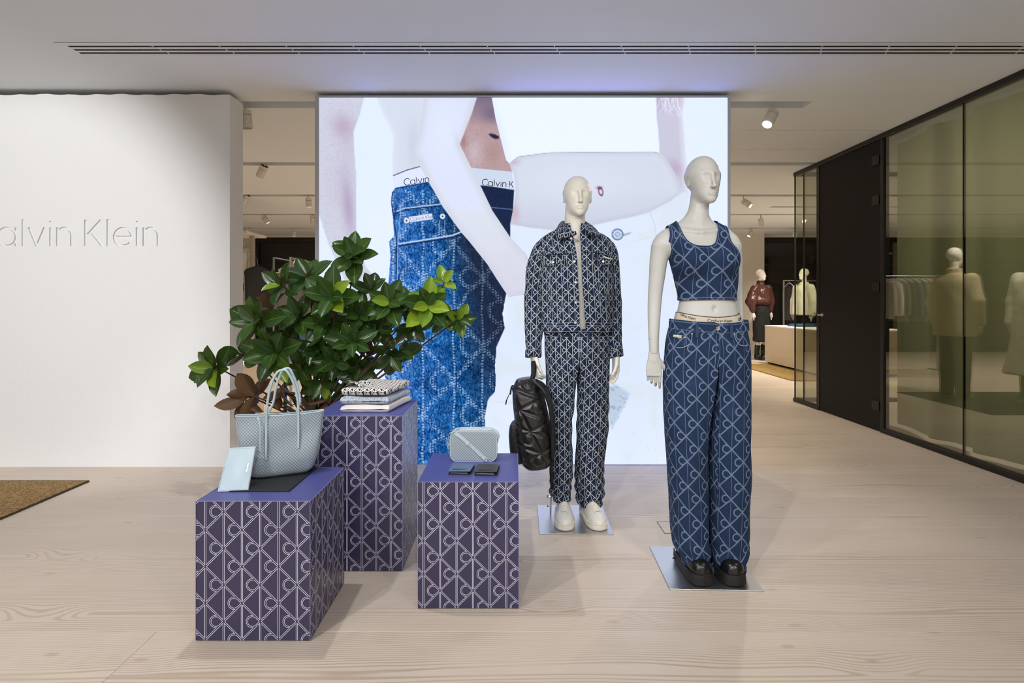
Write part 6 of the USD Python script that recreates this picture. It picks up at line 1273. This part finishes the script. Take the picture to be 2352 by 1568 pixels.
def rail(name, label, p0, p1, z, garments, posts=True, seed=1):
    """a straight rail between two floor points; garments: list of (position 0..1, length, material, label)"""
    p0, p1 = np.array([*p0, 0.]), np.array([*p1, 0.]); t = thing(name, label, 'clothes rail', p0); d = p1 - p0; L = np.linalg.norm(d); u = d / L; nrm = np.array([-u[1], u[0], 0])
    obj('rail_bar', sweep([np.array([0, 0, z]), d + np.array([0, 0, z])], .012, 10), M_steel, t, smooth=50)
    if posts:
        for q in (np.zeros(3), d):
            obj('post', bx(q[0] - .013, q[0] + .013, q[1] - .013, q[1] + .013, 0, z + .013), M_steel, t); obj('foot', sweep([q + nrm * .22 + np.array([0, 0, .012]), q - nrm * .22 + np.array([0, 0, .012])], .012, 8), M_steel, t)
    rs = random.Random(seed); deg = math.degrees(math.atan2(u[1], u[0])) + 90
    for i, (s, gl_, mt, lb_) in enumerate(garments):
        c = p0 + d * s + np.array([0, 0, z - .048]); a = deg + rs.uniform(-4, 4); hk, sh = hanger_mesh(.20)
        w = thing('hanging_garment', lb_, 'garment', c, a)
        obj('cloth', T(garment_mesh(gl_, .215, .026, rs), 0, 0, -.012), mt, w, smooth=True); obj('hanger_hook', hk, M_chrome, w); obj('hanger_bar', sh, M_white, w, smooth=40)
        for sx in (-1, 1): obj('sleeve', sweep(spline([(sx * .19, 0, -.10), (sx * .225, .004, -.22), (sx * .238, .008, -.42), (sx * .235, .008, -min(gl_, .62))], 14), [.036] * 5 + [.035] * 5 + [.030] * 4, 10), mt, w, smooth=50)
    return t
GM = [M_beige, M_tan, M_greyc, M_jean, M_blk, M_greyc, M_wht, M_pale]
GN = ['beige coat', 'tan jacket', 'grey coat', 'denim jacket', 'black coat', 'mid grey coat', 'white shirt', 'cream cardigan']
rail('clothes_rail', 'steel clothes rail behind the lightbox full of coats, mirrored in the glass', (-.55, 9.75), (.45, 9.75), 1.62, [(.10 + .115 * i, .62 + .05 * (i % 3), GM[i], GN[i] + ' hanging on the rail behind the lightbox') for i in range(8)], seed=2)
rail('clothes_rail', 'steel clothes rail behind the upper leaves of the magnolia', (-2.35, 6.05), (-2.42, 7.6), 1.65, [(.12 + .17 * i, .70, (M_gsheer, M_wht, M_pale, M_wht, M_gsheer)[i], ('grey sheer shirt', 'white shirt', 'cream shirt', 'white cotton blouse', 'pale grey blouse')[i] + ' on the rail next to the lightbox') for i in range(5)], seed=3)
rail('clothes_rail', 'tall steel clothes rail in the far right room with black leather coats', (5.78, 12.1), (6.9, 12.1), 1.62, [(.10, .78, M_blkl, 'black leather coat with long sleeves on the far right rail'), (.28, .80, M_blk, 'black wool coat on the far right rail')], seed=4)
rail('clothes_rail', 'narrow double post clothes rail in front of the dark rear window', (-4.02, 9.6), (-4.02, 10.4), 1.92, [], seed=5)
rail('clothes_rail', 'clothes rail under the top board of the garment stand', (-4.75, 8.62), (-3.97, 8.62), 2.02, [(.93, .50, M_wht, 'white garment hanging at the end of the garment stand'), (.72, .62, M_greyc, 'grey garment hanging under the stand board'), (.55, .6, M_beige, 'beige garment hanging under the stand board')], posts=False, seed=6)
gs = thing('garment_stand', 'tall grey garment stand with a flat top board beside the plaster wall', 'display stand', (-3.94, 8.62, 0))
obj('post', cbx(-.027, .027, -.027, .027, .0, 2.18, .003), plain('stand_grey', lin(176, 168, 156), .5), gs); obj('top_board', cbx(-1.0, .075, -.32, .34, 2.18, 2.215, .002), M_wallw, gs); obj('foot', cbx(-.5, .15, -.2, .2, 0, .012, .002), M_steel, gs)
hang = thing('hanging_garment', 'long dark grey coat hanging on the side of the garment stand', 'garment', (-3.76, 8.4, 1.73), 60); obj('cloth', garment_mesh(.72, .20, .05, random.Random(9)), M_blk, hang, smooth=True); obj('hook', sweep(spline([(0, 0, .0), (0, 0, .06), (-.02, 0, .10), (-.05, .02, .11), (-.12, .10, .10)], 16), .003, 6), M_chrome, hang)
cn = thing('counter', 'low beige counter behind the tote bag handles', 'counter', (-3.0, 5.5, 0)); obj('body', cbx(-.75, .42, -.42, .42, .04, .56, .002), plain('counter_beige', lin(222, 206, 184), .6), cn); obj('top', cbx(-.76, .43, -.43, .43, .56, .585, .002), M_wallw, cn); obj('plinth', bx(-.72, .39, -.39, .39, 0, .04), M_dark, cn)
tb = thing('display_table', 'beige boxy display table in the far right room', 'table', (5.4, 9.95, .0128)); obj('body', cbx(-.60, .9, -1.05, .85, .035, .695, .002), plain('table_beige', lin(206, 190, 166), .6), tb); obj('top', cbx(-.602, .902, -1.052, .852, .695, .722, .002), M_wallw, tb); obj('recess', bx(-.56, .86, -1.0, .8, 0, .035), M_dark, tb)
fj = thing('folded_jeans', 'folded blue jeans lying on the far display table', 'jeans', (5.28, 10.25, .7355), 12); obj('lower_fold', rbx(-.25, .25, -.16, .16, 0, .025, .010), M_jean, fj, smooth=True); obj('upper_fold', rbx(-.24, .20, -.15, .10, .0255, .045, .009), M_jean, fj, smooth=True)
vp = thing('table_plant', 'small green shrub in a pot on the far display table', 'plant', (5.45, 10.05, .7355)); obj('pot', lathe([(0, 0), (.05, 0), (.06, .10), (.052, .10), (0, .09)], 20), M_black, vp, smooth=30)
lv = []
rs = random.Random(8)
for k in range(70):
    a, e, r_ = rs.uniform(0, 6.28), rs.uniform(-.2, 1.3), rs.uniform(.05, .17); c = np.array([r_ * math.cos(a) * math.cos(e), r_ * math.sin(a) * math.cos(e), .20 + r_ * math.sin(e)]); d = np.array([math.cos(a), math.sin(a), .5]) * .03; s_ = np.array([-math.sin(a), math.cos(a), 0]) * .011
    lv.append(trimesh.Trimesh([c - d, c + s_, c + d, c - s_ + np.array([0, 0, .004])], [[0, 1, 2], [0, 2, 3]], process=False))
obj('foliage', cat(*lv), plain('shrub_leaf', lin(52, 74, 36), .5), vp, kind='stuff'); obj('stems', cat(*[sweep([(0, 0, .09), (rs.uniform(-.05, .05), rs.uniform(-.05, .05), .25)], .003, 5) for _ in range(6)]), M_bark, vp)
r2 = thing('woven_rug', 'golden brown woven rug under the far display table', 'rug', (4.9, 9.5, 0)); pg = sbox(-.73, -1.05, .75, 1.15).buffer(.0).buffer(-.12).buffer(.12)
obj('weave', T(ext(pg, .012), 0, 0, .0006), rug_mat('woven_gold', lin(188, 156, 84), lin(110, 86, 40), 60.), r2)
pole = thing('slim_pole', 'slim black pole standing behind the tote bag handles', 'pole', (at(655, 690, 3.55)[0], 3.55, 0)); obj('shaft', cyl(.0105, [0, 0, .008], [0, 0, .86], 16), M_black, pole, smooth=40); obj('foot', cyl(.09, [0, 0, 0], [0, 0, .008], 28), M_black, pole, smooth=40)
